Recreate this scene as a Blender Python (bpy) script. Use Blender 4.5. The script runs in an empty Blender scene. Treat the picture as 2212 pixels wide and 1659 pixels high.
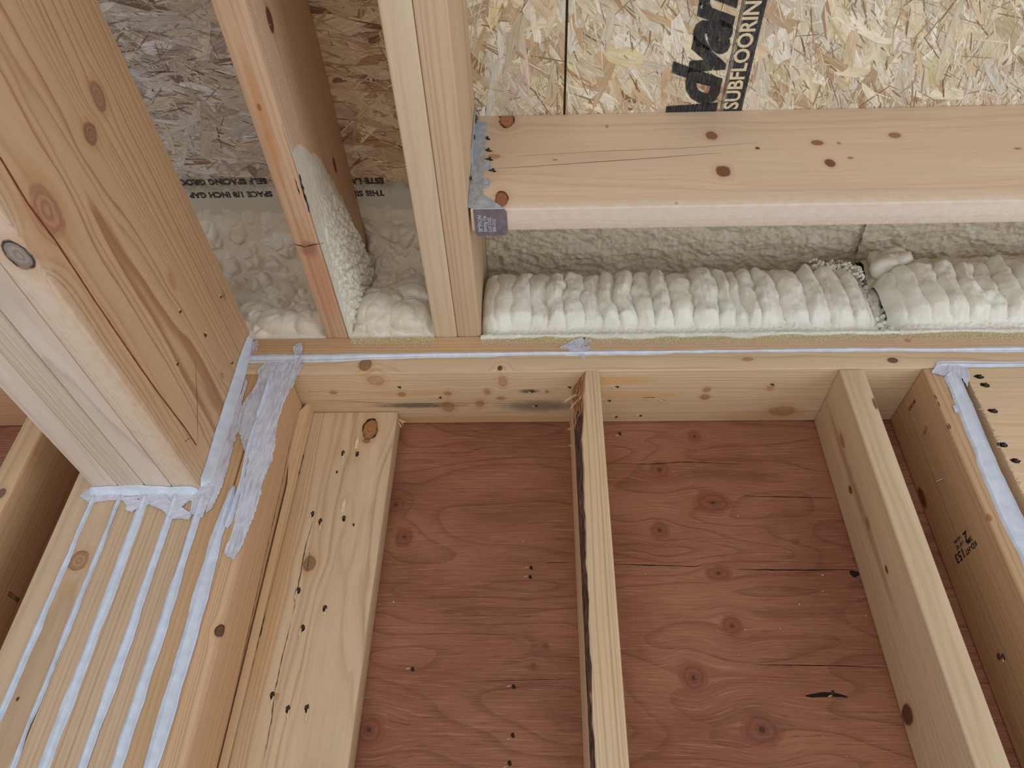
import bpy, bmesh, math, random
import numpy as np
from mathutils import Vector, Matrix

random.seed(7)
S = bpy.context.scene
COL = S.collection
I = 0.0254            # everything below is dimensioned in inches
ZP = 97.0             # the top of the wall plates stands 97 in above the floor

# ------------------------------------------------------------------ camera
CF = 1581.366
PIT, ROL, YAW = [math.radians(a) for a in (38.527, 1.127, -2.6)]
CO = Vector((0, -35.235, -32.08))
_fw = Vector((math.sin(YAW)*math.cos(PIT), math.cos(YAW)*math.cos(PIT), math.sin(PIT)))
_r = Vector((math.cos(YAW), -math.sin(YAW), 0)); _u = _r.cross(_fw)
_R = _r*math.cos(ROL) + _u*math.sin(ROL); _U = -_r*math.sin(ROL) + _u*math.cos(ROL)
cd = bpy.data.cameras.new('camera'); cam = bpy.data.objects.new('camera', cd); COL.objects.link(cam)
cd.sensor_fit = 'HORIZONTAL'; cd.sensor_width = 36.0; cd.lens = CF/2212*36.0; cd.clip_start = 0.01; cd.clip_end = 100
m = Matrix(((_R.x, _U.x, -_fw.x), (_R.y, _U.y, -_fw.y), (_R.z, _U.z, -_fw.z))).to_4x4()
m.translation = Vector((CO.x, CO.y, CO.z+ZP))*I
cam.matrix_world = m
S.camera = cam

# ------------------------------------------------------------------ light
w = bpy.data.worlds.new('world'); S.world = w; w.use_nodes = True
bg = w.node_tree.nodes['Background']; bg.inputs[0].default_value = (0.78, 0.88, 1.0, 1); bg.inputs[1].default_value = 0.62
def window_light(name, loc, target, sx, sy, power, col):
    l = bpy.data.lights.new(name, 'AREA'); l.shape = 'RECTANGLE'; l.size = sx*I; l.size_y = sy*I
    l.energy = power; l.color = col
    o = bpy.data.objects.new(name, l); COL.objects.link(o)
    p = Vector((loc[0], loc[1], loc[2]+ZP))*I; t = Vector((target[0], target[1], target[2]+ZP))*I
    o.location = p; o.rotation_euler = (t-p).to_track_quat('-Z', 'Y').to_euler()
window_light('window_light_rear', (-20, -128, -72), (-4, 0, -2), 100, 46, 30, (0.86, 0.93, 1.0))
window_light('window_light_right', (112, -50, -60), (-6, -5, 4), 80, 50, 26, (0.88, 0.94, 1.0))
sn = bpy.data.lights.new('sun', 'SUN'); sn.energy = 1.9; sn.angle = math.radians(1.5); sn.color = (1.0, .97, .93)
so = bpy.data.objects.new('sun', sn); COL.objects.link(so)      # falls through the open side behind the camera onto the floor
so.rotation_euler = Vector((-.25, .72, -.72)).to_track_quat('-Z', 'Y').to_euler()
S.view_settings.view_transform = 'Standard'; S.view_settings.look = 'None'
S.view_settings.gamma = 1.0; S.view_settings.use_curve_mapping = False
S.view_settings.exposure = -0.16

# ------------------------------------------------------------------ helpers
def at(u, v, ax, val):
    """the point of the plane (axis ax = val, inches) that the photograph shows at pixel u, v"""
    d = _fw + _R*((u-1106)/CF) - _U*((v-829.5)/CF)
    t = (val-CO[ax])/d[ax]
    return CO + d*t
def W3(p): return Vector((p[0], p[1], p[2]+ZP))*I
def s2l(c):
    return tuple(((x/255)/12.92 if x/255 <= 0.04045 else ((x/255+0.055)/1.055)**2.4) for x in c) + (1,)

def tag(o, label=None, cat=None, group=None, kind=None):
    if label: o['label'] = label
    if cat: o['category'] = cat
    if group: o['group'] = group
    if kind: o['kind'] = kind
    return o
def link(name, me, mat=None, parent=None, loc=(0, 0, 0)):
    o = bpy.data.objects.new(name, me); COL.objects.link(o)
    if mat: me.materials.append(mat)
    o.location = loc
    if parent:
        o.parent = parent; o.location = Vector(loc) - pw(parent)
    return o
def pw(o):
    v = Vector(o.location)
    while o.parent: o = o.parent; v += Vector(o.location)
    return v
def empty(name, p):
    o = bpy.data.objects.new(name, None); COL.objects.link(o); o.location = W3(p); o.empty_display_size = .02
    return o
def box_mesh(name, size, bev=0.1, seg=2, edit=None):
    bm = bmesh.new(); bmesh.ops.create_cube(bm, size=1)
    for v in bm.verts: v.co = Vector((v.co.x*size[0], v.co.y*size[1], v.co.z*size[2]))*I
    if bev: bmesh.ops.bevel(bm, geom=bm.edges[:], offset=bev*I, segments=seg, affect='EDGES', profile=.5)
    if edit: edit(bm)
    me = bpy.data.meshes.new(name); bm.to_mesh(me); bm.free()
    for p in me.polygons: p.use_smooth = True
    try: me.set_sharp_from_angle(angle=math.radians(50))
    except Exception: pass
    return me
def mesh_at(name, verts, faces, mat, parent=None, smooth=True, origin=None, uvs=None, cols=None):
    """verts in inches (world); the object sits at their middle"""
    V = np.asarray(verts, float)
    o0 = (V.min(0)+V.max(0))/2 if origin is None else np.array(origin, float)
    me = bpy.data.meshes.new(name)
    me.from_pydata(((V-o0)*I).tolist(), [], faces if isinstance(faces, list) else faces.tolist())
    if smooth: me.polygons.foreach_set('use_smooth', [True]*len(me.polygons))
    me.update()
    if uvs is not None:
        uv = me.uv_layers.new(name='UVMap'); li = np.zeros(len(me.loops), int); me.loops.foreach_get('vertex_index', li)
        uv.data.foreach_set('uv', np.asarray(uvs, np.float32)[li].ravel())
    if cols is not None:
        ca = me.color_attributes.new('Col', 'FLOAT_COLOR', 'POINT'); ca.data.foreach_set('color', np.asarray(cols, np.float32).ravel())
    return link(name, me, mat, parent, W3(o0))

# ------------------------------------------------------------------ numpy noise
def _h(ix, iy, iz, seed):
    n = (ix.astype(np.int64)*374761393 + iy.astype(np.int64)*668265263 + iz.astype(np.int64)*2147483647 + seed*974634777) & 0xffffffff
    n = ((n ^ (n >> 13))*1274126177) & 0xffffffff
    n = ((n ^ (n >> 15))*2246822519) & 0xffffffff
    return ((n ^ (n >> 16)) & 0xffffff)/float(0xffffff)
def vnoise(x, y, seed=0, z=None):
    x, y = np.broadcast_arrays(np.asarray(x, float), np.asarray(y, float))
    ix, iy = np.floor(x), np.floor(y); fx, fy = x-ix, y-iy
    fx = fx*fx*fx*(fx*(fx*6-15)+10); fy = fy*fy*fy*(fy*(fy*6-15)+10)
    zz = np.zeros_like(ix)
    a = _h(ix, iy, zz, seed); b = _h(ix+1, iy, zz, seed); c = _h(ix, iy+1, zz, seed); d = _h(ix+1, iy+1, zz, seed)
    return (a+(b-a)*fx)*(1-fy) + (c+(d-c)*fx)*fy
def fbm(x, y, seed=0, o=4, g=0.5):
    r = 0; a = 1; t = 0
    for k in range(o):
        r = r + a*vnoise(x*2**k+17.3*k, y*2**k-9.1*k, seed+k); t += a; a *= g
    return r/t
def worley(x, y, seed=0):
    x, y = np.broadcast_arrays(np.asarray(x, float), np.asarray(y, float))
    ix, iy = np.floor(x), np.floor(y); f1 = np.full(x.shape, 9.); f2 = f1.copy(); idd = np.zeros(x.shape)
    zz = np.zeros_like(ix)
    for dx in (-1, 0, 1):
        for dy in (-1, 0, 1):
            cx, cy = ix+dx, iy+dy
            d = np.hypot(cx+_h(cx, cy, zz, seed)-x, cy+_h(cx, cy, zz, seed+51)-y)
            i2 = _h(cx, cy, zz, seed+77)
            nf = d < f1
            f2 = np.where(nf, f1, np.minimum(f2, d)); idd = np.where(nf, i2, idd); f1 = np.where(nf, d, f1)
    return f1, f2, idd
def sstep(a, b, x):
    t = np.clip((x-a)/(b-a), 0, 1); return t*t*(3-2*t)

# ------------------------------------------------------------------ node helpers
class NB:
    def __init__(s, tree): s.t = tree; s.n = tree.nodes; s.l = tree.links
    def node(s, typ, **kw):
        n = s.n.new(typ)
        for k, v in kw.items(): setattr(n, k, v)
        return n
    def put(s, inp, v):
        if isinstance(v, bpy.types.NodeSocket): s.l.new(v, inp)
        elif v is not None:
            try: inp.default_value = v
            except Exception: inp.default_value = tuple(v)[:3]
    def m(s, op, a, b=None, c=None, clamp=False):
        n = s.node('ShaderNodeMath', operation=op); n.use_clamp = clamp
        s.put(n.inputs[0], a)
        if b is not None: s.put(n.inputs[1], b)
        if c is not None: s.put(n.inputs[2], c)
        return n.outputs[0]
    def v(s, op, a, b=None, scale=None):
        n = s.node('ShaderNodeVectorMath', operation=op); s.put(n.inputs[0], a)
        if b is not None: s.put(n.inputs[1], b)
        if scale is not None: s.put(n.inputs[3], scale)
        return n.outputs['Value'] if op in ('LENGTH', 'DOT_PRODUCT') else n.outputs[0]
    def noise(s, vec, scale=1, detail=2, rough=.5, dim='3D', w=None, dist=0):
        n = s.node('ShaderNodeTexNoise', noise_dimensions=dim)
        if vec is not None: s.put(n.inputs['Vector'], vec)
        if w is not None: s.put(n.inputs['W'], w)
        s.put(n.inputs['Scale'], scale); s.put(n.inputs['Detail'], detail); s.put(n.inputs['Roughness'], rough); s.put(n.inputs['Distortion'], dist)
        return n.outputs[0]
    def mapr(s, x, a, b, c=0., d=1., smooth=True):
        n = s.node('ShaderNodeMapRange'); n.interpolation_type = 'SMOOTHSTEP' if smooth else 'LINEAR'
        for i, q in enumerate((x, a, b, c, d)): s.put(n.inputs[i], q)
        return n.outputs[0]
    def mix(s, f, a, b, blend='MIX'):
        n = s.node('ShaderNodeMix', data_type='RGBA', blend_type=blend)
        s.put(n.inputs[0], f); s.put(n.inputs[6], a); s.put(n.inputs[7], b)
        return n.outputs[2]
    def sep(s, v): n = s.node('ShaderNodeSeparateXYZ'); s.put(n.inputs[0], v); return n.outputs
    def comb(s, a, b, c):
        n = s.node('ShaderNodeCombineXYZ')
        for i, q in enumerate((a, b, c)): s.put(n.inputs[i], q)
        return n.outputs[0]
    def bump(s, h, strength, dist, normal=None):
        n = s.node('ShaderNodeBump'); s.put(n.inputs['Height'], h); n.inputs['Strength'].default_value = strength; n.inputs['Distance'].default_value = dist
        if normal is not None: s.put(n.inputs['Normal'], normal)
        return n.outputs[0]
def new_mat(name):
    mt = bpy.data.materials.new(name); mt.use_nodes = True
    nb = NB(mt.node_tree); return mt, nb, mt.node_tree.nodes['Principled BSDF']

def _group(name, ins, outs):
    g = bpy.data.node_groups.new(name, 'ShaderNodeTree')
    for n, t in ins: g.interface.new_socket(n, in_out='INPUT', socket_type=t)
    for n, t in outs: g.interface.new_socket(n, in_out='OUTPUT', socket_type=t)
    nb = NB(g); gi = nb.node('NodeGroupInput').outputs; go = nb.node('NodeGroupOutput').inputs
    return g, nb, gi, go
# a knot: how far it pushes the grain aside, and where it lies
KG, nb, gi, go = _group('knot', [('P', 'NodeSocketVector'), ('C', 'NodeSocketVector'), ('InvR', 'NodeSocketVector')],
                        [('Disp', 'NodeSocketVector'), ('Mask', 'NodeSocketFloat'), ('D', 'NodeSocketFloat'), ('Halo', 'NodeSocketFloat')])
df = nb.v('SUBTRACT', gi['P'], gi['C']); D = nb.v('LENGTH', nb.v('MULTIPLY', df, gi['InvR']))
wob = nb.noise(gi['P'], 2.2, 2); D2 = nb.m('ADD', D, nb.m('MULTIPLY', nb.m('SUBTRACT', wob, .5), .42))
g_ = nb.m('POWER', 2.718, nb.m('MULTIPLY', nb.m('MULTIPLY', D, D), -.30))
nb.put(go['Disp'], nb.v('SCALE', nb.v('MULTIPLY', df, (0, 1, 1)), scale=nb.m('MULTIPLY', g_, -.92)))
nb.put(go['Mask'], nb.mapr(D2, 1.12, .80)); nb.put(go['D'], D2)
nb.put(go['Halo'], nb.mapr(D2, 2.1, .9))
# growth rings + fibres
WG, nb, gi, go = _group('wood_grain', [('P', 'NodeSocketVector'), ('Raw', 'NodeSocketVector'), ('PithA', 'NodeSocketFloat'), ('PithB', 'NodeSocketFloat'),
     ('Spacing', 'NodeSocketFloat'), ('Warp', 'NodeSocketFloat'), ('Base', 'NodeSocketColor'), ('Late', 'NodeSocketColor'), ('Amt', 'NodeSocketFloat'), ('Blotch', 'NodeSocketFloat')],
     [('Color', 'NodeSocketColor'), ('Height', 'NodeSocketFloat')])
n1 = nb.noise(nb.v('MULTIPLY', gi['P'], (.035, .22, .22)), 1, 2); n2 = nb.noise(nb.v('MULTIPLY', gi['P'], (.16, 1.1, 1.1)), 1, 2)
a_, b_, c_ = nb.sep(gi['P'])
A = nb.m('SUBTRACT', b_, gi['PithA']); B = nb.m('SUBTRACT', c_, gi['PithB'])
r = nb.m('SQRT', nb.m('ADD', nb.m('MULTIPLY', A, A), nb.m('MULTIPLY', B, B)))
r = nb.m('ADD', r, nb.m('MULTIPLY', gi['Warp'], nb.m('ADD', nb.m('SUBTRACT', n1, .5), nb.m('MULTIPLY', nb.m('SUBTRACT', n2, .5), .14))))
t = nb.m('DIVIDE', r, gi['Spacing']); t = nb.m('ADD', t, nb.m('MULTIPLY', nb.noise(None, .35, 2, dim='1D', w=t), 2.2))
f = nb.m('FRACT', t); fl = nb.m('FLOOR', t)
ramp = nb.node('ShaderNodeValToRGB'); cr = ramp.color_ramp
cr.elements[0].position = 0; cr.elements[0].color = (.12, .12, .12, 1); cr.elements[1].position = 1; cr.elements[1].color = (.12, .12, .12, 1)
for ps, vv in ((.35, 0.), (.62, .28), (.84, 1.), (.90, 1.)):
    e = cr.elements.new(ps); e.color = (vv, vv, vv, 1)
nb.put(ramp.inputs[0], f)
st = nb.mapr(nb.noise(None, 1.37, 0, dim='1D', w=fl), .3, .75, .3, 1.)
late = nb.m('MULTIPLY', ramp.outputs[0], st)
fib = nb.noise(nb.v('MULTIPLY', gi['P'], (.55, 34, 34)), 1, 3, .6); fib2 = nb.noise(nb.v('MULTIPLY', gi['P'], (.12, 5, 5)), 1, 3)
blo = nb.noise(nb.v('MULTIPLY', gi['Raw'], (.09, .35, .35)), 1, 3)
col = nb.mix(nb.m('MULTIPLY', late, gi['Amt'], clamp=True), gi['Base'], gi['Late'])
k = nb.m('ADD', 1., nb.m('ADD', nb.m('MULTIPLY', nb.m('SUBTRACT', fib, .5), .30), nb.m('MULTIPLY', nb.m('SUBTRACT', fib2, .5), .16)))
k = nb.m('ADD', k, nb.m('MULTIPLY', nb.m('SUBTRACT', blo, .5), gi['Blotch']))
col = nb.mix(1., col, nb.comb(k, nb.m('POWER', k, 1.15), nb.m('POWER', k, 1.35)), 'MULTIPLY')
nb.put(go['Color'], col); nb.put(go['Height'], nb.m('ADD', nb.m('MULTIPLY', late, .5), nb.m('MULTIPLY', fib, .6)))

BASE = s2l((218, 192, 160)); LATE = s2l((178, 136, 100))
PALE = s2l((226, 207, 172)); PLATE_ = s2l((182, 150, 108))
PINK = s2l((222, 196, 166)); PINKL = s2l((196, 146, 112))
TAN = s2l((214, 176, 132)); TANL = s2l((170, 120, 76))
KB = (118, 78, 56); KD = (84, 54, 42); KT = (172, 132, 104)
def lumber_mat(name, axis, c, pith=(2, 3), spacing=.16, warp=.5, base=BASE, late=LATE, amt=.6, knots=(), stains=(), blotch=.22, bumpk=1.):
    """knots: (point, radius along, radius across, rgb, rim)   stains: (point, radius along, across, rgb, strength); points in world inches"""
    mt, nb, bs = new_mat(name)
    tc = nb.node('ShaderNodeTexCoord'); P = nb.v('SCALE', tc.outputs['Object'], scale=1/I)
    x, y, z = nb.sep(P); per = {'X': (x, y, z), 'Y': (y, x, z), 'Z': (z, x, y)}[axis]
    P = nb.comb(*per)
    sd = (hash_s(name) % 997)*.37
    def loc(p):
        q = (p[0]-c[0], p[1]-c[1], p[2]-c[2]); return {'X': (q[0], q[1], q[2]), 'Y': (q[1], q[0], q[2]), 'Z': (q[2], q[0], q[1])}[axis]
    Pd = P; ks = []
    for kn in knots:
        g = nb.node('ShaderNodeGroup'); g.node_tree = KG
        nb.put(g.inputs[0], P); g.inputs[1].default_value = loc(kn[0]); g.inputs[2].default_value = (1/kn[1], 1/kn[2], 1/kn[2])
        Pd = nb.v('ADD', Pd, g.outputs[0]); ks.append((g, kn))
    Pw = nb.v('ADD', Pd, (sd, 0, 0))
    g = nb.node('ShaderNodeGroup'); g.node_tree = WG
    for nm, val in (('P', Pw), ('Raw', nb.v('ADD', P, (sd, 0, 0))), ('PithA', float(pith[0])), ('PithB', float(pith[1])), ('Spacing', float(spacing)), ('Warp', float(warp)),
                    ('Base', base), ('Late', late), ('Amt', float(amt)), ('Blotch', float(blotch))): nb.put(g.inputs[nm], val)
    col = g.outputs['Color']; hgt = g.outputs['Height']
    for st in stains:
        gg = nb.node('ShaderNodeGroup'); gg.node_tree = KG
        nb.put(gg.inputs[0], P); gg.inputs[1].default_value = loc(st[0]); gg.inputs[2].default_value = (1/st[1], 1/st[2], 1/st[2])
        mk = nb.m('MULTIPLY', nb.mapr(gg.outputs['D'], 1.15, .35), st[4])
        col = nb.mix(mk, col, s2l(st[3]))
    for gk, kn in ks:
        rgb = kn[3]; rim = kn[4]
        rings = nb.mapr(nb.m('SINE', nb.m('MULTIPLY', gk.outputs['D'], 15)), -1, 1, .80, 1.12)
        kc = nb.mix(1., s2l(rgb), nb.comb(rings, rings, rings), 'MULTIPLY')
        hal = nb.m('MULTIPLY', gk.outputs['Halo'], .38)
        col = nb.mix(hal, col, s2l((200, 142, 96)))
        soft = .93 if rim >= .25 else .5
        col = nb.mix(nb.m('MULTIPLY', gk.outputs['Mask'], soft), col, kc)
        if rim:
            band = nb.m('MULTIPLY', nb.mapr(gk.outputs['D'], .80, .94), nb.mapr(gk.outputs['D'], 1.14, 1.0))
            side = nb.mapr(nb.noise(P, 1.3, 1), .38, .55)
            band = nb.m('MULTIPLY', band, nb.m('MULTIPLY', rim, nb.m('ADD', .35, nb.m('MULTIPLY', side, .65))), clamp=True)
            col = nb.mix(band, col, (.012, .007, .005, 1)); hgt = nb.m('SUBTRACT', hgt, nb.m('MULTIPLY', band, 4.))
    nb.put(bs.inputs['Base Color'], col); bs.inputs['Roughness'].default_value = .62
    bs.inputs['Specular IOR Level'].default_value = .28
    nb.put(bs.inputs['Normal'], nb.bump(hgt, .35*bumpk, .0006))
    return mt
def hash_s(s):
    h = 7
    for ch in s: h = (h*31+ord(ch)) % 1000003
    return h
_mc = [0]
def lumber(name, x, y, z, axis, parent=None, bev=.11, edit=None, **kw):
    c = ((x[0]+x[1])/2, (y[0]+y[1])/2, (z[0]+z[1])/2)
    _mc[0] += 1
    mt = lumber_mat('wood_%s_%d' % (name, _mc[0]), axis, c, **kw)
    me = box_mesh(name, (x[1]-x[0], y[1]-y[0], z[1]-z[0]), bev, 3, edit)
    return link(name, me, mt, parent, W3(c))
def plain(name, rgb, rough=.6, metal=0., spec=.3, bumps=None):
    mt, nb, bs = new_mat(name)
    tc = nb.node('ShaderNodeTexCoord'); n = nb.noise(nb.v('SCALE', tc.outputs['Object'], scale=1/I), 3.1, 3)
    kk = nb.mapr(n, .25, .75, .85, 1.12)
    nb.put(bs.inputs['Base Color'], nb.mix(1., s2l(rgb), nb.comb(kk, kk, kk), 'MULTIPLY'))
    bs.inputs['Roughness'].default_value = rough; bs.inputs['Metallic'].default_value = metal; bs.inputs['Specular IOR Level'].default_value = spec
    if bumps: nb.put(bs.inputs['Normal'], nb.bump(nb.noise(nb.v('SCALE', tc.outputs['Object'], scale=1/I), bumps, 3), .4, .0006))
    return mt
M_DARK = plain('crack_dark', (34, 22, 16), .9)
M_NAIL = plain('nail_steel', (78, 70, 66), .42, .75, .5)
M_SPL = plain('torn_wood', (222, 196, 152), .8)
M_SPLP = plain('torn_wood_pink', (196, 148, 110), .8)
M_RED = plain('red_chalk', (142, 62, 46), .8)
M_PENCIL = plain('pencil_grey', (92, 70, 52), .8)

# a thin mark or crack lying on a face
def sliver(name, pts, width, n, mat, parent, lift=.012, taper=True, wob=0.):
    n = Vector(n); vs = []; fs = []; P = [Vector(p) for p in pts]
    Q = []
    for a, b in zip(P[:-1], P[1:]):
        k = max(2, int((b-a).length/.25))
        for i in range(k): Q.append(a.lerp(b, i/k))
    Q.append(P[-1]); N = len(Q)
    for i, q in enumerate(Q):
        d = (Q[min(i+1, N-1)]-Q[max(i-1, 0)]).normalized(); s = n.cross(d).normalized()
        w_ = width*.5*((math.sin(math.pi*min(1, max(0, (i+.15)/(N-.7))))**.5) if taper else 1)*(1+wob*random.uniform(-1, 1))
        o = s*random.uniform(-1, 1)*wob*width*.5
        vs += [tuple(q+o-s*w_+n*lift), tuple(q+o+n*(lift+.004)), tuple(q+o+s*w_+n*lift)]
        if i: j = 3*i; fs += [(j-3, j-2, j+1, j), (j-2, j-1, j+2, j+1)]
    return mesh_at(name, vs, fs, mat, parent)
def frame_of(n):
    n = Vector(n).normalized(); a = Vector((0, 0, 1)) if abs(n.z) < .9 else Vector((0, 1, 0))
    a = (a-n*a.dot(n)).normalized(); return n, a, a.cross(n)
def rod(name, a, b, r, mat, parent=None, head=None, seg=10, tip=False):
    a = Vector(a); b = Vector(b); d = (b-a).normalized(); _, e, f = frame_of(d)
    rings = [(a, r*.9), (a, r), (b, r)] if not tip else [(a, r), (b-d*r*3, r), (b, r*.1)]
    if head: rings = [(a, r), (b-d*.06, r), (b-d*.06, head), (b, head)]
    vs = []; fs = []
    for c, rr in rings:
        for k in range(seg):
            t = 2*math.pi*k/seg; vs.append(tuple(c+(e*math.cos(t)+f*math.sin(t))*rr))
    for i in range(len(rings)-1):
        for k in range(seg): fs.append((i*seg+k, i*seg+(k+1) % seg, (i+1)*seg+(k+1) % seg, (i+1)*seg+k))
    fs.append(tuple(range(seg))[::-1]); fs.append(tuple(range((len(rings)-1)*seg, len(rings)*seg)))
    return mesh_at(name, vs, fs, mat, parent, smooth=False)
def nail_spot(parent, p, n, g, size=.16, splinter=.5, mat=None, dark=True):
    size = size*1.45
    """a nail driven in at an angle: dark torn hole, bright splinter lifted along the grain g"""
    p = Vector(p); n = Vector(n); g = Vector(g).normalized(); s = n.cross(g)
    if dark:
        vs = [tuple(p+n*.013)]; N = 14
        for k in range(N):
            t = 2*math.pi*k/N; q = size*(.45+.2*random.random())
            vs.append(tuple(p+n*.010+g*math.cos(t)*q*1.5+s*math.sin(t)*q*.8))
        mesh_at('nail_hole', vs, [(0, 1+k, 1+(k+1) % N) for k in range(N)], M_DARK, parent)
    rod('nail', p-n*.1-g*.05, p+n*.07+g*size*.35, size*.26, M_NAIL, parent, head=size*.42)
    if splinter:
        a = p+s*size*.35*random.choice((-1, 1))-g*.02; L = splinter
        ww = .05 if L < .9 else .11
        if L > .9: g = -g; a = a-g*.45+s*.05
        vs = [tuple(a-s*ww+n*.01), tuple(a+s*ww+n*.01), tuple(a-g*L*.6+s*ww*.9+n*.10), tuple(a-g*L+n*.02), tuple(a-g*L*.6-s*ww+n*.09),
              tuple(a+n*-.02-g*.1)]
        mesh_at('splinter', vs, [(0, 1, 2, 4), (4, 2, 3), (0, 5, 1), (5, 3, 2, 1), (0, 4, 3, 5)], mat or M_SPL, parent, smooth=False)

# =================================================================== STRUCTURE
# floor, far below the frame
def floor_mat():
    mt, nb, bs = new_mat('pale_concrete')
    tc = nb.node('ShaderNodeTexCoord'); P = nb.v('SCALE', tc.outputs['Object'], scale=1/I)
    n = nb.noise(P, .35, 4); c = nb.mix(nb.mapr(n, .3, .7), s2l((214, 212, 208)), s2l((234, 232, 228)))
    nb.put(bs.inputs['Base Color'], c); bs.inputs['Roughness'].default_value = .8
    return mt
fl = mesh_at('floor', [(-150, -190, -97), (170, -190, -97), (170, 5.7, -97), (-150, 5.7, -97), (-150, -190, -97.8), (170, -190, -97.8), (170, 5.7, -97.8), (-150, 5.7, -97.8)],
             [(0, 1, 2, 3), (7, 6, 5, 4), (0, 4, 5, 1), (1, 5, 6, 2), (2, 6, 7, 3), (3, 7, 4, 0)], floor_mat(), smooth=False)
tag(fl, kind='structure')

# ---- oriented-strand ceiling: every strand is a flake of its own shape
def strand_mat():
    mt, nb, bs = new_mat('wood_strand')
    a = nb.node('ShaderNodeAttribute'); a.attribute_name = 'Col'
    uv = nb.node('ShaderNodeUVMap'); uv.uv_map = 'UVMap'
    q = nb.v('MULTIPLY', uv.outputs[0], (1.0, 12, 1))
    n = nb.noise(q, 1, 4, .6); n2 = nb.noise(nb.v('MULTIPLY', uv.outputs[0], (.7, 3.2, 1)), 1, 3)
    k = nb.m('ADD', 1., nb.m('ADD', nb.m('MULTIPLY', nb.m('SUBTRACT', n, .5), .85), nb.m('MULTIPLY', nb.m('SUBTRACT', n2, .5), .55)))
    nb.put(bs.inputs['Base Color'], nb.mix(1., a.outputs['Color'], nb.comb(k, nb.m('POWER', k, 1.25), nb.m('POWER', k, 1.6)), 'MULTIPLY'))
    bs.inputs['Roughness'].default_value = .58; bs.inputs['Specular IOR Level'].default_value = .35
    nb.put(bs.inputs['Normal'], nb.bump(n, .5, .0007))
    return mt
M_STR = strand_mat()
M_BOARD = plain('board_core', (176, 140, 104), .85)
def strands(parent, x0, x1, y0, y1, z, n, nf, ang, spread, pal, seed):
    rs = np.random.RandomState(seed); vs = []; fs = []; uv = []; cs = []; base = 0
    pc = np.array([s2l(p[0])[:3] for p in pal]); pp = np.array([p[1] for p in pal], float); pp /= pp.sum()
    for i in range(n+nf):
        fine = i >= n
        if not fine:
            L = rs.uniform(1.6, 5.4); wd = rs.choice([rs.uniform(.12, .4), rs.uniform(.4, 1.35)])
        else:
            L = rs.uniform(.3, 2.0); wd = rs.uniform(.02, .11)
        a = math.radians(rs.normal(ang, spread)) if rs.rand() < .8 else rs.uniform(0, math.pi)
        cx = rs.uniform(x0, x1); cy = rs.uniform(y0, y1)
        nseg = 4 if not fine else 2
        # outline in strand space, ragged ends and slightly wandering sides
        top = []; bot = []
        sk = rs.uniform(-.25, .25)
        for k in range(nseg+1):
            t = k/nseg; s_ = (t-.5)*L
            e = .62 if k in (0, nseg) else 1
            top.append((s_+(sk*wd if k in (0, nseg) else 0)+rs.uniform(-.05, .05)*L*(k in (0, nseg)), wd*.5*(e+rs.uniform(-.12, .12))))
            bot.append((s_-(sk*wd if k in (0, nseg) else 0)+rs.uniform(-.05, .05)*L*(k in (0, nseg)), -wd*.5*(e+rs.uniform(-.12, .12))))
        endl = (-L*.5-rs.uniform(0, .12)*min(L, 2), rs.uniform(-.2, .2)*wd); endr = (L*.5+rs.uniform(0, .12)*min(L, 2), rs.uniform(-.2, .2)*wd)
        ring = [endl]+top+[endr]+bot[::-1]
        z0 = z-(.004+.030*rs.rand()) if not fine else z-.028-.016*rs.rand()
        tx = rs.normal(0, .007); ty = rs.normal(0, .03)
        ca, sa = math.cos(a), math.sin(a); u0 = rs.uniform(0, 40); v0 = rs.uniform(0, 40)
        ok = True
        for (p, q) in [(0, 0)]+ring:
            X = cx+p*ca-q*sa; Y = cy+p*sa+q*ca
            X = min(max(X, x0), x1); Y = min(max(Y, y0), y1)
            vs.append((X, Y, min(z-.001, z0+max(-.02, min(.02, tx*p+ty*q))))); uv.append((u0+p, v0+q))
        m_ = len(ring)
        for k in range(m_): fs.append((base, base+1+(k+1) % m_, base+1+k))
        c = pc[rs.choice(len(pc), p=pp)]*rs.uniform(.74, 1.06)
        if fine and rs.rand() < .30: c = c*np.array([.62, .50, .40])*rs.uniform(.6, 1.1)  # some fines darkened to stand in for shadow gaps between strands
        cs += [(c[0], c[1], c[2], 1)]*(m_+1); base += m_+1
    o = mesh_at('wood_strands', vs, fs, M_STR, parent, smooth=False, uvs=uv, cols=cs)
    return tag(o, kind='stuff')
PAL_R = [((232, 216, 186), 4), ((238, 226, 202), 3.5), ((222, 200, 164), 3.2), ((224, 202, 184), 2), ((208, 178, 142), 1.5), ((240, 232, 216), 2.4), ((184, 146, 110), .45), ((228, 212, 168), 1)]
PAL_L = [((214, 200, 186), 4), ((228, 220, 212), 3), ((194, 174, 158), 3), ((204, 184, 160), 2.4), ((178, 156, 144), 1.4), ((220, 204, 178), 2), ((150, 120, 100), .5)]
PAL_SHADED = [((208, 176, 138), 4), ((218, 190, 152), 3), ((192, 156, 118), 3), ((172, 130, 94), 1.2), ((218, 196, 166), 1.5), ((132, 94, 68), .5)]  # darker, warmer strands: shade of the second bay partly put into the colour
ceil = empty('ceiling', (0, -12, 9.6)); tag(ceil, kind='structure')
def panel(x0, x1, y0, y1):
    me = box_mesh('osb_panel', (x1-x0, y1-y0, .72), .04, 1)
    return link('osb_panel', me, M_BOARD, ceil, W3(((x0+x1)/2, (y0+y1)/2, 9.25+.36)))
pA = panel(-45, -4.9, -70, 5.4); pA['label'] = 'grey brown strand board panel over the two narrow left bays'
pB = panel(-4.8, 1.70, -70, 5.4); pB['label'] = 'narrow strip of pale strand board beside the doubled joist'
pC = panel(1.84, 52, -70, 5.4); pC['label'] = 'pale yellow strand board panel with black lettering'
light_block = box_mesh('joint_light_block', (6, 66, .5), 0)  # strip added above the panel joint to keep sky light out
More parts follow.
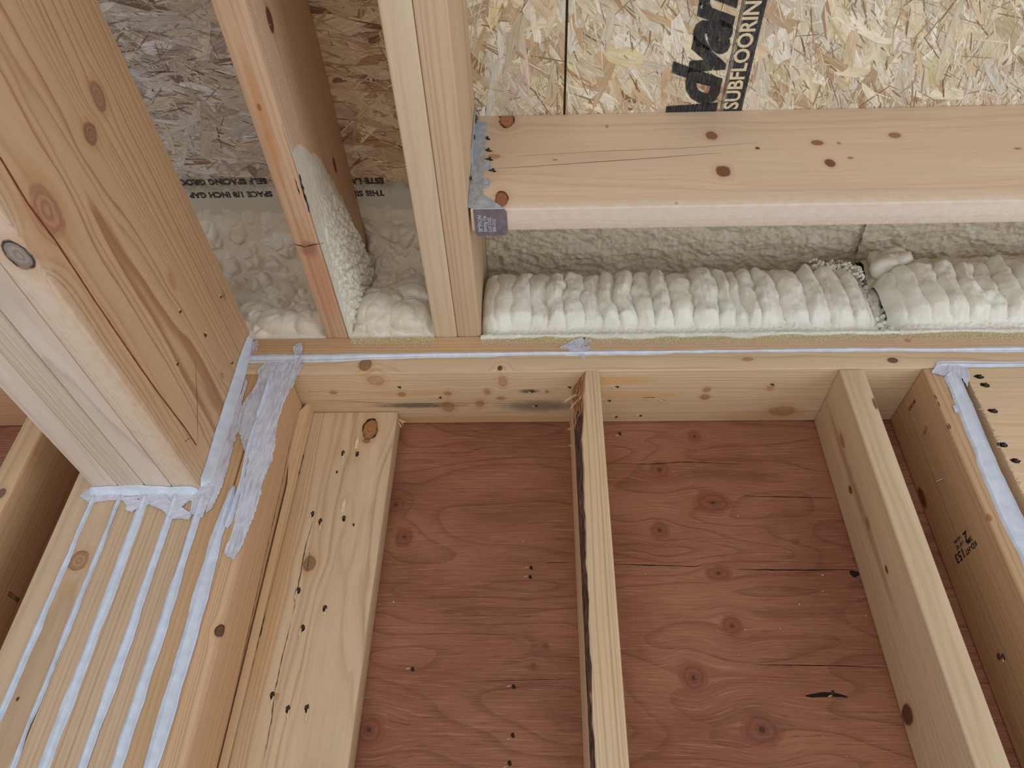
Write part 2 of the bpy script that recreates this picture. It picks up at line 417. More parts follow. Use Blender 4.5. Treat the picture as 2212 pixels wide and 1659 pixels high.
link('joint_light_block', light_block, M_BOARD, ceil, W3((1.7, -37, 10.25)))
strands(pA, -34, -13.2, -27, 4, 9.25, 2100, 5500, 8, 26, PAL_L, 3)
strands(pA, -13.2, -4.9, -27, 4, 9.25, 900, 1700, 4, 22, PAL_SHADED, 4)
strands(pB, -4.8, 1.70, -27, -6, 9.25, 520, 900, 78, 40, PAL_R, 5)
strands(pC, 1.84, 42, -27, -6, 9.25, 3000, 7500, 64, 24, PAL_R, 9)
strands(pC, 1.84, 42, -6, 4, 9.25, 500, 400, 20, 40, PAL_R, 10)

# ---- printing on the boards
def ink(name, sp, cover, rot=0., thr=.5):
    """dry black print, broken into fine lines"""
    mt, nb, bs = new_mat(name)
    tc = nb.node('ShaderNodeTexCoord'); P = nb.v('SCALE', tc.outputs['Object'], scale=1/I); x, y, z = nb.sep(P)
    wv = nb.m('FRACT', nb.m('DIVIDE', x if rot == 0 else y, sp))
    n = nb.noise(nb.v('MULTIPLY', P, (9, 1.4, 1) if rot == 0 else (1.4, 9, 1)), 1, 3, .6); n2 = nb.noise(P, 1.2, 2)
    line = nb.mapr(nb.m('ABSOLUTE', nb.m('SUBTRACT', wv, .5)), .28, .42)
    gap = nb.m('MULTIPLY', line, nb.mapr(n, .34, .52))
    worn = nb.mapr(nb.m('ADD', nb.m('MULTIPLY', n, .6), nb.m('MULTIPLY', n2, .4)), thr, thr+.08)
    a = nb.m('MULTIPLY', nb.m('SUBTRACT', 1., nb.m('MAXIMUM', nb.m('MULTIPLY', gap, .95), worn), clamp=True), cover)
    bs.inputs['Base Color'].default_value = s2l((38, 38, 44)); bs.inputs['Roughness'].default_value = .7
    nb.put(bs.inputs['Alpha'], a)
    return mt
def lettering(name, body, p, size, rx, ry, mat, parent, off=0., shear=0., sx=1., space=1., align='LEFT', th=.004):
    """flat print: rx = reading direction, ry = up of the letters"""
    cu = bpy.data.curves.new(name, 'FONT'); cu.body = body; cu.size = size*I; cu.offset = off*I; cu.shear = shear; cu.space_character = space
    cu.align_x = align; cu.align_y = 'BOTTOM_BASELINE'; cu.extrude = th*I*.5; cu.resolution_u = 3
    tmp = bpy.data.objects.new('tmp', cu); COL.objects.link(tmp)
    bpy.context.view_layer.update()
    me = bpy.data.meshes.new_from_object(tmp.evaluated_get(bpy.context.evaluated_depsgraph_get()))
    bpy.data.objects.remove(tmp)
    rx = Vector(rx).normalized(); ry = Vector(ry).normalized(); nz = rx.cross(ry)
    M = Matrix(((rx.x*sx, ry.x, nz.x), (rx.y*sx, ry.y, nz.y), (rx.z*sx, ry.z, nz.z)))
    for v in me.vertices: v.co = M @ v.co
    me.update(); me.materials.clear()
    return link(name, me, mat, parent, W3(p))
INK1 = ink('dry_black_ink', .075, .97, 0, .60)
INK2 = ink('faded_stamp_ink', .06, .85, 1, .56)
a = at(1575, 248, 2, 9.19)
a = at(1549, 200, 2, 9.19)
lettering('lettering', 'AdvanTech', (a.x, -7.95, 9.175), 4.0, (0, -1, 0), (-1, 0, 0), INK1, pC, off=.17, shear=.38, space=.90, sx=.98)
b0 = at(1556, 230, 2, 9.19); b1 = at(1604, 230, 2, 9.19)
# band with the knocked-out second line
bx0, bx1 = b0.x, b1.x
def flat_rect(x0, x1, y0, y1, z): return [(x0, y0, z), (x1, y0, z), (x1, y1, z), (x0, y1, z)]
vs = []; fs = []
for (q0, q1) in ((bx0, bx0+.045), (bx0+.085, bx0+.13), (bx0+.17, bx0+.215), (bx0+.25, bx1)):
    j = len(vs); vs += flat_rect(q0, q1, -19.5, -9.6, 9.188); fs.append((j+3, j+2, j+1, j))
    j = len(vs); vs += flat_rect(q0, q1, -19.5, -9.6, 9.192); fs.append((j, j+1, j+2, j+3))
INK3 = ink('dry_black_ink_band', .05, .97, 0, .64)
mesh_at('lettering_band', vs, fs, INK3, pC, smooth=False)
M_BARE = plain('bare_strand_letters', (222, 204, 170), .7)
lettering('lettering', 'SUBFLOORING', (bx1-.30, -10.25, 9.180), 1.22, (0, -1, 0), (-1, 0, 0), M_BARE, pC, off=.03, sx=.89, space=1.0)
# the two upside-down stamp lines on the grey panel
for body, u, v in (('SELF SPACING GROOVE', 574, 385), ('SPACE 1/8 INCH GAP', 586, 413), ('ESTE LADO', 828, 384), ('THIS SIDE', 828, 411)):
    a = at(u, v, 2, 9.19)
    lettering('lettering', body, (a.x, a.y, 9.165), .62, (-1, 0, 0), (0, 1, 0), INK2, pA, off=.032, sx=.98 if 'SELF' in body or 'ESTE' in body else .95, space=1.05)

# ---- plywood behind the studs
def ply_mat():
    mt, nb, bs = new_mat('red_plywood_veneer')
    tc = nb.node('ShaderNodeTexCoord'); P = nb.v('SCALE', tc.outputs['Object'], scale=1/I)
    x, y, z = nb.sep(P); P = nb.comb(x, z, 0.)
    Pd = P; gs = []
    for (u, v, rl, ra) in ((1500, 942, 15, 12), (1425, 1014, 24, 18), (1540, 1085, 44, 20), (1425, 1145, 22, 16), (1552, 1238, 32, 14), (1581, 1351, 24, 18), (1498, 1462, 30, 26),
                           (1645, 1576, 46, 28), (855, 1090, 24, 18), (873, 1160, 22, 18), (798, 1577, 34, 26), (1178, 1396, 9, 6), (1152, 1439, 8, 7), (1720, 1170, 9, 5)):
        p = at(u, v, 1, 5.5); s_ = (at(u+30, v, 1, 5.5)-p).length/30
        g = nb.node('ShaderNodeGroup'); g.node_tree = KG; nb.put(g.inputs[0], P)
        g.inputs[1].default_value = (p.x-PLC[0], p.z-PLC[2], 0); g.inputs[2].default_value = (1/(rl*s_), 1/(ra*s_*1.35), 1)
        Pd = nb.v('ADD', Pd, nb.v('MULTIPLY', g.outputs[0], (.5, .8, 0))); gs.append(g)
    q = nb.v('MULTIPLY', Pd, (.038, .15, 1)); n = nb.noise(q, 1, 2, .5, dist=.2)
    t = nb.m('MULTIPLY', n, 19.); f = nb.m('FRACT', t)
    line = nb.mapr(f, .66, .97); line = nb.m('MULTIPLY', line, nb.mapr(f, 1.0, .965, 0, 1))
    fine = nb.noise(nb.v('MULTIPLY', Pd, (.45, 9, 1)), 1, 5, .7, dist=.35); vf = nb.noise(nb.v('MULTIPLY', Pd, (1.3, 42, 1)), 1, 2)
    blo = nb.noise(nb.v('MULTIPLY', P, (.12, .2, 1)), 1, 3)
    c = nb.mix(nb.mapr(blo, .3, .7), s2l((150, 95, 70)), s2l((174, 119, 90)))
    c = nb.mix(nb.m('MULTIPLY', line, .34), c, s2l((112, 62, 48)))
    c = nb.mix(nb.m('MULTIPLY', nb.mapr(fine, .54, .70), .62), c, s2l((110, 64, 48)))
    c = nb.mix(nb.m('MULTIPLY', nb.mapr(fine, .47, .32), .5), c, s2l((198, 146, 116)))
    for g in gs:
        rings = nb.mapr(nb.m('SINE', nb.m('MULTIPLY', g.outputs['D'], 17)), -1, 1, .82, 1.12)
        kc = nb.mix(1., s2l((138, 84, 62)), nb.comb(rings, rings, rings), 'MULTIPLY')
        c = nb.mix(nb.m('MULTIPLY', g.outputs['Halo'], .12), c, s2l((126, 74, 56)))
        c = nb.mix(nb.m('MULTIPLY', g.outputs['Mask'], .85), c, kc)
        core = nb.mapr(g.outputs['D'], .22, .08)
        c = nb.mix(nb.m('MULTIPLY', core, .8), c, s2l((66, 36, 28)))
    k = nb.mapr(vf, .2, .8, .9, 1.1); c = nb.mix(1., c, nb.comb(k, k, k), 'MULTIPLY')
    nb.put(bs.inputs['Base Color'], c); bs.inputs['Roughness'].default_value = .6; bs.inputs['Specular IOR Level'].default_value = .3
    h = nb.m('ADD', nb.m('MULTIPLY', fine, 1.), nb.m('MULTIPLY', line, -.4))
    nb.put(bs.inputs['Normal'], nb.bump(h, .9, .0016))
    return mt
PLC = (-2, 5.84, -31)
wb = empty('wall_back', (-2, 5.9, -3)); tag(wb, kind='structure')
PLM = ply_mat()
ply_me = box_mesh('plywood_panel', (100, .62, 80), .03, 1)
plo = link('plywood_panel', ply_me, PLM, wb, W3(PLC)); plo['label'] = 'reddish plywood sheathing behind the studs'

# =================================================================== LUMBER
def proj(p):
    d = Vector(p)-CO; z = d.dot(_fw); return Vector((CF*d.dot(_R)/z, -CF*d.dot(_U)/z))
def kn(u, v, ax, val, rl, ra, rgb, rim=0., g=None):
    """knot seen at u, v with half-sizes rl (along the grain) and ra (across) in photograph pixels"""
    p = at(u, v, ax, val)
    if g is None: g = 2 if (ax == 0 and val != -19.022 and val != -12.368) or (ax == 1 and val in (4.05,)) else (1 if ax == 0 else 0)
    c_ = [a for a in (0, 1, 2) if a not in (ax, g)][0]
    def ppi(a):
        e = Vector((0, 0, 0)); e[a] = .5; return (proj(p+e)-proj(p-e)).length
    return (tuple(p), rl/ppi(g), ra/ppi(c_), rgb, rim)
D_ = 5.5
# wall plates
lp = lumber('wall_plate', (-18.95, 46), (0, D_), (-3, -1.51), 'X', pith=(3.2, -1.6), spacing=.17, warp=.9, amt=.55, base=s2l((216, 188, 152)), late=s2l((176, 132, 92)), bev=.10,
    knots=[kn(789, 788, 1, 0, 14, 13, (150, 116, 84), .25), kn(1080, 795, 1, 0, 5, 5, (92, 58, 40), .8), kn(1928, 778, 1, 0, 11, 6, (104, 76, 56), .6), kn(1615, 776, 1, 0, 12, 4, (140, 100, 70), .2),
           kn(1690, 888, 2, -3, 30, 12, (150, 112, 72), 0), kn(1182, 846, 2, -3, 4, 3, (90, 60, 40), 0), kn(1527, 842, 2, -3, 8, 5, (136, 92, 60), .2), kn(1523, 858, 2, -3, 10, 6, (130, 88, 56), .2),
           kn(1665, 836, 2, -3, 8, 7, (176, 118, 78), .1), kn(2030, 826, 2, -3, 10, 8, (150, 112, 84), .2), kn(968, 878, 2, -3, 14, 12, (140, 104, 70), 0), kn(1036, 872, 2, -3, 10, 8, (142, 100, 64), 0),
           kn(1052, 846, 2, -3, 8, 6, (150, 100, 60), 0), kn(868, 852, 2, -3, 8, 5, (134, 88, 56), .2), kn(967, 850, 2, -3, 9, 5, (140, 92, 58), 0), kn(812, 822, 2, -3, 18, 10, (176, 136, 98), .2),
           kn(1086, 824, 2, -3, 9, 11, (170, 128, 92), .2), kn(1082, 860, 2, -3, 9, 4, (146, 98, 60), 0), kn(720, 848, 2, -3, 8, 4, (140, 96, 64), 0)],
    stains=[(tuple(at(905, 876, 2, -3)), 3.6, .32, (84, 74, 72), .75), (tuple(at(1170, 877, 2, -3)), 3.0, .75, (120, 98, 86), .75), (tuple(at(1143, 845, 2, -3)), .75, .25, (88, 76, 72), .85),
            (tuple(at(1330, 822, 2, -3)), 3.0, .5, (214, 160, 86), .5), (tuple(at(1360, 853, 2, -3)), 5, .3, (214, 160, 86), .45), (tuple(at(1000, 905, 2, -3)), 9, .5, (206, 152, 80), .45), (tuple(at(880, 850, 2, -3)), 4, .3, (208, 150, 84), .4),
            (tuple(at(1640, 900, 2, -3)), 4, .7, (206, 162, 104), .5)])
tag(lp, 'lower of the two long wall plates, stained underside with small knots', 'wall plate')
jx = at(1262, 745, 1, 0).x
up1 = lumber('wall_plate', (-18.95, jx-.03), (0, D_), (-1.49, 0), 'X', pith=(2.6, -2.4), spacing=.10, warp=.4, amt=.5, base=s2l((206, 168, 128)), late=s2l((160, 114, 78)), bev=.08)
tag(up1, 'upper wall plate length from the beam to the butt joint', 'wall plate')
up2 = lumber('wall_plate', (jx+.03, 46), (0, D_), (-1.49, 0), 'X', pith=(2.0, -3.0), spacing=.13, warp=.5, amt=.4, base=s2l((214, 180, 146)), late=s2l((174, 130, 96)), bev=.08,
    knots=[kn(1960, 735, 1, 0, 6, 4, (140, 100, 70), .2)])
tag(up2, 'upper wall plate length right of the butt joint, dusted with foam', 'wall plate')
lpl = lumber('wall_plate', (-46, -25.4), (0, D_), (-3, -1.51), 'X', pith=(3, -1.5), spacing=.16, warp=.8, amt=.6, base=s2l((206, 160, 124)), late=s2l((160, 104, 74)))
tag(lpl, 'wall plate left of the multi-ply beam, seen in the left corner', 'wall plate')
# studs
sr = lumber('wall_stud', (18.509, 20.009), (0, D_), (-60, -3.02), 'Z', pith=(2.4, 6.2), spacing=.24, warp=.9, amt=.42, base=s2l((216, 190, 156)), late=s2l((172, 134, 98)), bev=.12,
    knots=[kn(1890, 872, 1, 0, 12, 4, (120, 84, 62), .3, g=2), kn(1819, 952, 0, 18.51, 16, 5, (116, 76, 52), .2), kn(1837, 1058, 0, 18.51, 9, 4, (100, 64, 44), .4), kn(1874, 1130, 0, 18.51, 14, 5, (122, 84, 58), .2),
           kn(1960, 1545, 0, 18.51, 22, 12, (96, 58, 40), .5), kn(1915, 1230, 0, 18.51, 9, 3, (104, 66, 44), .3)],
    stains=[(tuple(at(1830, 1010, 0, 18.51)), 6, .35, (150, 104, 70), .5), (tuple(at(1885, 1170, 0, 18.51)), 5, .3, (150, 104, 70), .45)])
tag(sr, 'full-height wall stud standing alone in the right bay', 'wall stud')
sb = lumber('wall_stud', (23.53, 25.06), (0, D_), (-60, -3.02), 'Z', pith=(-3.5, 2.0), spacing=.13, warp=.35, amt=.55, base=s2l((208, 172, 132)), late=s2l((160, 116, 80)), bev=.14,
    knots=[kn(1992, 1075, 0, 23.53, 24, 7, (110, 70, 50), .4), kn(2003, 1135, 0, 23.53, 8, 4, (100, 64, 46), .4), kn(1928, 940, 0, 23.53, 6, 3, (88, 58, 44), .2), kn(2157, 1418, 0, 23.53, 8, 4, (90, 70, 56), .6),
           kn(2136, 1118, 1, 0, 8, 6, (176, 116, 76), .3, g=2)],
    stains=[(tuple(at(1935, 990, 0, 23.53)), 5, .25, (120, 80, 56), .45)])
tag(sb, 'wall stud beside the window header, grade stamp on its left side', 'wall stud')
sl = lumber('wall_stud', (-31.3, -29.8), (0, D_), (-60, -3.02), 'Z', pith=(2.4, 3.0), spacing=.22, warp=.6, amt=.45, base=s2l((212, 174, 132)), late=s2l((162, 110, 74)), bev=.16,
    knots=[kn(3, 1065, 1, 0, 12, 9, (120, 92, 76), .5, g=2)])
tag(sl, 'wall stud left of the built-up post, below the beam', 'wall stud')
# waney middle stud: cross-section runs down the stud
xr = 3.816; xl = at(1232, 945, 1, 5.5).x
zt, zb_ = -3.02, -60.
def xcut(z): # where the bark edge meets the front face
    return float(np.interp(z, [-60, -26, -16, -8, -3], [xl+.0+.15, xl+.18, xl+.28, xl+.42, xl+.84]))
zs = np.linspace(zt, zb_, 90); vs = []; fs = []; bark = []; bf = []
for i, z in enumerate(zs):
    xc = xcut(z)+.03*math.sin(z*1.7)+.02*math.sin(z*4.1); yc = 2.2*(xc-xl)+.05
    ring = [(xl, D_), (xl, yc+.02), (xl+.02, yc-.05), (xc-.03, .03), (xc+.03, 0), (xr-.1, 0), (xr-.03, .03), (xr, .1), (xr, D_)]
    for q in ring: vs.append((q[0], q[1], z))
    n_ = len(ring)
    if i:
        for k in range(n_): fs.append(((i-1)*n_+k, (i-1)*n_+(k+1) % n_, i*n_+(k+1) % n_, i*n_+k))
    for k in range(5):
        t = k/4; wv = .05*fbm(np.array(k*1.3), np.array(z*2.), 4)
        sx_ = (xl+.01)*(1-t)+(xc-.005)*t; sy_ = (yc-.01)*(1-t)+.005*t
        e = .0 if k in (0, 4) else .035
        bark.append((sx_-e*.8-float(wv)*(e > 0), sy_-e*.5-float(wv)*.5*(e > 0), z))
    if i:
        for k in range(4): bf.append(((i-1)*5+k, (i-1)*5+k+1, i*5+k+1, i*5+k))
fs.append(tuple(range(9))[::-1]); fs.append(tuple(range(89*9, 90*9)))
mc = ((xl+xr)/2, D_/2, (zt+zb_)/2)
sm_mat = lumber_mat('wood_waney_stud', 'Z', mc, pith=(-3., 1.4), spacing=.115, warp=.45, base=s2l((216, 186, 148)), late=s2l((168, 126, 88)), amt=.6, blotch=.3)
sm = mesh_at('wall_stud', vs, fs, sm_mat, smooth=False, origin=mc)
tag(sm, 'middle wall stud with a bark-edged, torn left corner', 'wall stud')
def bark_mat():
    mt, nb, bs = new_mat('bark')
    tc = nb.node('ShaderNodeTexCoord'); P = nb.v('SCALE', tc.outputs['Object'], scale=1/I); x, y, z = nb.sep(P)
    n = nb.noise(nb.v('MULTIPLY', P, (7, 7, 1.2)), 1, 4, .65); n2 = nb.noise(nb.v('MULTIPLY', P, (3, 3, .7)), 1, 3)
    c = nb.mix(nb.mapr(n, .35, .65), s2l((48, 30, 24)), s2l((112, 76, 56)))
    top = nb.mapr(nb.m('ADD', z, nb.m('MULTIPLY', nb.m('SUBTRACT', n2, .5), 3.)), 25.2, 26.0)   # torn, bark-free wood at the head of the stud
    c = nb.mix(top, c, nb.mix(nb.mapr(n, .4, .62), s2l((132, 84, 58)), s2l((204, 148, 106))))
    c = nb.mix(nb.mapr(n2, .62, .70), c, s2l((172, 120, 84)))
    nb.put(bs.inputs['Base Color'], c); bs.inputs['Roughness'].default_value = .85
    nb.put(bs.inputs['Normal'], nb.bump(n, 1., .003)); return mt
bk = mesh_at('bark_edge', bark, bf, bark_mat(), sm, origin=(mc[0], mc[1], mc[2])); bk['label'] = 'dark strip of bark left on the waney corner'
for k in range(11):   # torn strips around the head of the stud
    z = -3.4-random.random()*3.2; t = random.random()
    xc = xcut(z); yc = 2.2*(xc-xl)
    p = Vector((xl*(1-t)+xc*t-.04, yc*(1-t)-.04, z)); g = Vector((random.uniform(-.35, .1), random.uniform(-.35, .05), -1)).normalized(); L = random.uniform(.4, 1.1)
    n = Vector((-.85, -.5, 0)).normalized(); s_ = n.cross(g)*random.uniform(.04, .09)
    vv = [tuple(p-s_), tuple(p+s_), tuple(p+g*L*.5+n*.10+s_*.9), tuple(p+g*L+n*.02), tuple(p+g*L*.5+n*.09-s_), tuple(p+g*L*.4-n*.02)]
    mesh_at('splinter', vv, [(0, 1, 2, 4), (4, 2, 3), (0, 4, 5), (1, 5, 2), (5, 4, 3, 2), (0, 5, 1)], M_SPLP if k % 2 else M_SPL, sm, smooth=False)
for (u, v, du, dv, wd) in ((1246, 852, -27, 17, .2), (1250, 862, -18, 22, .12), (1240, 925, -14, 3, .1), (1238, 965, -10, -4, .12)):
    a = at(u, v, 1, .8); b = at(u+du, v+dv, 1, -.1); d = (b-a); s_ = d.cross(Vector((0, 1, 0))).normalized()*wd*.5
    mesh_at('splinter', [tuple(a-s_), tuple(a+s_), tuple(a+d*.6+s_*1.1+Vector((0, -.12, 0))), tuple(b+s_*.3), tuple(b-s_*.5), tuple(a+d*.6-s_+Vector((0, -.05, 0))), tuple(a+d*.5+Vector((0, .05, 0)))],
            [(0, 1, 2, 5), (5, 2, 3, 4), (0, 5, 6), (6, 2, 1), (6, 5, 4), (6, 4, 3, 2), (0, 6, 1)], M_SPL, sm, smooth=False)

# flat nailer board against the plywood
NX0, NX1 = -15.42, -9.42
nl = lumber('nailer_board', (NX0, NX1), (4.05, 5.52), (-60, -3.03), 'Z', pith=(1.4, 5.5), spacing=.17, warp=1.1, amt=.55, base=s2l((216, 186, 150)), late=s2l((170, 128, 88)), bev=.10, blotch=.3,
    knots=[kn(800, 926, 1, 4.05, 22, 16, (168, 112, 70), 1.), kn(792, 952, 1, 4.05, 6, 9, (60, 38, 28), 0), kn(668, 1217, 1, 4.05, 17, 13, (150, 116, 82), .4), kn(535+60, 1505, 1, 4.05, 8, 6, (180, 130, 86), .2)],
    stains=[(tuple(at(800, 1010, 1, 4.05)), 3, .5, (232, 212, 178), .4), (tuple(at(590, 1290, 1, 4.05)), 8, .8, (206, 150, 78), .4)])
tag(nl, 'flat nailed board against the plywood beside the built-up post', 'board')
gz = Vector((0, 0, 1)); ny = Vector((0, -1, 0))
for (u, v, sp) in ((741, 979, .5), (772, 981, 1.1), (675, 1111, .7), (692, 1127, .7), (743, 1120, 1.2), (645, 1276, .6), (702, 1314, .5), (654, 1357, .5), (588, 1503, .5), (622, 1532, .5), (663, 1530, .8)):
    nail_spot(nl, at(u, v, 1, 4.05), ny, gz, .17, sp, M_SPL)
for (u, v) in ((764, 1134), (728, 1020)):
    nail_spot(nl, at(u, v, 1, 4.05), ny, gz, .09, 0)
for pts in (((676, 1125), (660, 1180), (648, 1245), (632, 1330)), ((628, 1345), (610, 1420), (592, 1500), (586, 1560), (570, 1640)), ((669, 1193), (664, 1236)), ((640, 1268), (636, 1300))):
    sliver('crack', [at(u, v, 1, 4.05) for u, v in pts], .05, ny, M_PENCIL, nl, wob=.6)

# built-up post: seven plies
post = empty('built_up_post', (-21, 0, -60)); tag(post, 'built-up post of seven vertical plies under the beam', 'post')
ED = [-26.45, -24.96, -23.40, -22.08, -20.35, -18.78, -17.20, -15.62]
BZ = -11.42
tops = [-3.02, BZ, BZ, BZ, BZ, -3.02, -3.02]
pk = [dict(pith=(1.5, 4), spacing=.26, warp=.8, amt=.45), dict(pith=(.5, 5.5), spacing=.2, warp=1.2, amt=.45, knots=[kn(170, 1211, 1, 0, 22, 20, (176, 134, 98), .5, g=2), kn(38, 1510, 1, 0, 5, 3, (60, 40, 30), .4, g=2)],
      stains=[(tuple(at(142, 1270, 1, 0)), .6, .5, (198, 156, 104), .5)]),
      dict(pith=(3.5, 1), spacing=.15, warp=.3, amt=.45), dict(pith=(4, 2), spacing=.13, warp=.3, amt=.5), dict(pith=(-4, 1), spacing=.12, warp=.35, amt=.45), dict(pith=(5, 0), spacing=.3, warp=.3, amt=.3, base=s2l((202, 164, 122))),
      dict(pith=(4.2, 1.5), spacing=.14, warp=.35, amt=.55, base=s2l((214, 174, 134)), late=s2l((166, 118, 78)), knots=[kn(476, 1362, 1, 0, 13, 12, (98, 64, 48), .9, g=2)])]
for i in range(7):
    kw = dict(base=s2l((208, 178, 144)), late=s2l((158, 120, 86))); kw.update(pk[i])
    o = lumber('ply', (ED[i]+.015, ED[i+1]-.015), (0+random.uniform(0, .03), D_), (-60, tops[i]), 'Z', parent=post, bev=.11 if i < 6 else .2, **kw)
    if i == 6: plyK = o
    if i == 1: ply1 = o
# wedge of split wood between post and nailer
a = at(672, 853, 1, 3.0); vs = [(a.x-.75, 2.6, a.z-2.3), (a.x-.05, 3.4, a.z), (a.x+.05, 4.0, a.z-.1), (-15.45, 4.0, -34), (-15.55, 3.3, -34), (a.x-.55, 3.9, a.z-2.5), (-15.5, 3.4, -9)]
wdg = mesh_at('split_piece', vs, [(0, 6, 1), (1, 6, 2), (6, 3, 2), (0, 5, 4, 6), (6, 4, 3), (5, 2, 3, 4), (0, 1, 2, 5)],
              lumber_mat('wood_split', 'Z', (-15, 3.3, -15), pith=(3, 2), spacing=.16, base=s2l((214, 176, 134)), late=s2l((172, 122, 82))), post, smooth=False)
wdg['label'] = 'split-off sliver of the post with a pointed top'
sliver('crack', [at(u, v, 1, 4.02) for u, v in ((668, 903), (650, 1000), (620, 1100), (598, 1200), (560, 1370), (528, 1490), (488, 1659))], .16, ny, M_DARK, post, wob=.3, taper=False)
sliver('crack', [(-15.62, y_, z_) for y_, z_ in ((2.4, -4.4), (2.9, -9), (3.0, -14), (3.4, -22))], .05, (1, 0, 0), M_PENCIL, post, wob=.5)

# beam: four plies
beam = empty('built_up_girder', (-22.2, -40, -11.4)); tag(beam, 'large four-ply girder coming in to the post at upper left', 'beam')
BX = [-25.05, -23.52, -22.02, -20.52, -19.022]
bt = .615
bkw = [dict(pith=(2, 2), spacing=.22, warp=.5, amt=.5), dict(pith=(-2, -3), spacing=.12, warp=.5, amt=.45, base=s2l((220, 204, 184))),
       dict(pith=(.3, 4.6), spacing=.5, warp=2.3, amt=.75, knots=[kn(244, 876, 2, -11.37, 7, 5, (40, 26, 20), .8, g=1)]),
       dict(pith=(-9, -1.5), spacing=.135, warp=1.0, amt=.8, base=s2l((218, 180, 138)), late=s2l((164, 112, 70)),
            knots=[kn(40, 552, 2, -11.37, 38, 26, (158, 146, 138), .9, g=1), kn(213, 208, 0, -19.022, 33, 15, (176, 132, 106), .35), kn(197, 288, 0, -19.022, 24, 16, (160, 116, 94), .35), kn(103, 455, 0, -19.022, 62, 30, (190, 140, 108), .26),
                   kn(372, 606, 0, -19.022, 16, 8, (200, 148, 100), .1), kn(484, 640, 0, -19.022, 7, 4, (150, 110, 76), .2), kn(480, 810, 0, -19.022, 7, 5, (180, 128, 86), .2)], stains=[((-19.9, -20, -12.3), 80, 1.7, (236, 220, 202), .85)])]
for i in range(4):
    kw = dict(base=s2l((230, 212, 196)), late=s2l((164, 136, 110))); kw.update(bkw[i])
    o = lumber('ply', (BX[i]+.012, BX[i+1]-.012), (-90, D_), (-11.37-(0.03 if i == 1 else 0), bt), 'Y', parent=beam, bev=.10, **kw)
bply = o
nx = Vector((1, 0, 0))
# the pale bottom edge of the nearest ply and its grey knot are its own sapwood
sliver('chalk_line', [at(u, v, 0, -19.022) for u, v in ((0, 340), (60, 440), (120, 520), (205, 650), (300, 790), (350, 860), (400, 925), (424, 962))], .085, nx, M_RED, bply, taper=False, wob=.15)
sliver('pencil_line', [at(u, v, 0, -19.022) for u, v in ((422, 778), (426, 870), (427, 958))], .035, nx, M_PENCIL, bply)
sliver('chalk_mark', [at(u, v, 0, -19.022) for u, v in ((398, 955), (412, 945))], .03, nx, M_RED, bply)
for (u, v) in ((388, 672), (443, 724), (382, 785), (476, 640), (500, 783)):
    nail_spot(bply, at(u, v, 0, -19.022), nx, Vector((0, 1, 0)), .13, .22, M_SPL)
k = kn(40, 552, 2, -11.37, 36, 26, (160, 150, 142), .9)

# joists
j1 = lumber('floor_joist', (-13.868, -12.368), (-90, 3.9), (0, 9.22), 'Y', pith=(-.2, -4.5), spacing=.26, warp=.7, amt=.5, base=s2l((216, 182, 150)), late=s2l((178, 128, 92)), bev=.16, blotch=.3,
    knots=[kn(583, 42, 0, -12.368, 30, 8, (98, 66, 52), .7), kn(723, 357, 0, -12.368, 16, 5, (90, 58, 42), .6), kn(560, 232, 2, 0, 8, 4, (170, 110, 60), .3, g=1)],
    stains=[(tuple(at(565, 240, 2, 0)), 4.5, .3, (196, 136, 78), .5), (tuple(at(585, 330, 2, 0)), 3, .3, (196, 138, 84), .4), (tuple(at(690, 600, 2, 0)), 5, .8, (196, 138, 100), .55), (tuple(at(668, 538, 2, 0)), .7, .6, (150, 104, 82), .7)])
tag(j1, 'single floor joist between the beam and the doubled joist, foam on its side', 'joist')
for pts, wd in ((((648, 375), (655, 415), (665, 440), (668, 458)), .09), (((637, 385), (648, 420)), .05), (((637, 528), (660, 533), (680, 528), (700, 524)), .07)):
    sliver('crack', [at(u, v, 2, 0) for u, v in pts], wd, (0, 0, -1), M_DARK, j1, wob=.7)
dj = empty('doubled_floor_joist', (-5.2, -40, 0)); tag(dj, 'doubled pale floor joist the short joist hangs from', 'joist')
lumber('ply', (-6.717, -5.232), (-90, 3.9), (0, 9.22), 'Y', parent=dj, pith=(1.2, -3.2), spacing=.34, warp=1.1, amt=.35, base=s2l((222, 200, 170)), late=s2l((180, 146, 112)), bev=.12)
lumber('ply', (-5.217, -3.72), (-90, 3.9), (.02, 9.22), 'Y', parent=dj, pith=(3, 2.2), spacing=.13, warp=.3, amt=.45, base=s2l((216, 188, 154)), late=s2l((168, 130, 94)), bev=.12)
YF, YB = -10.17, -8.67
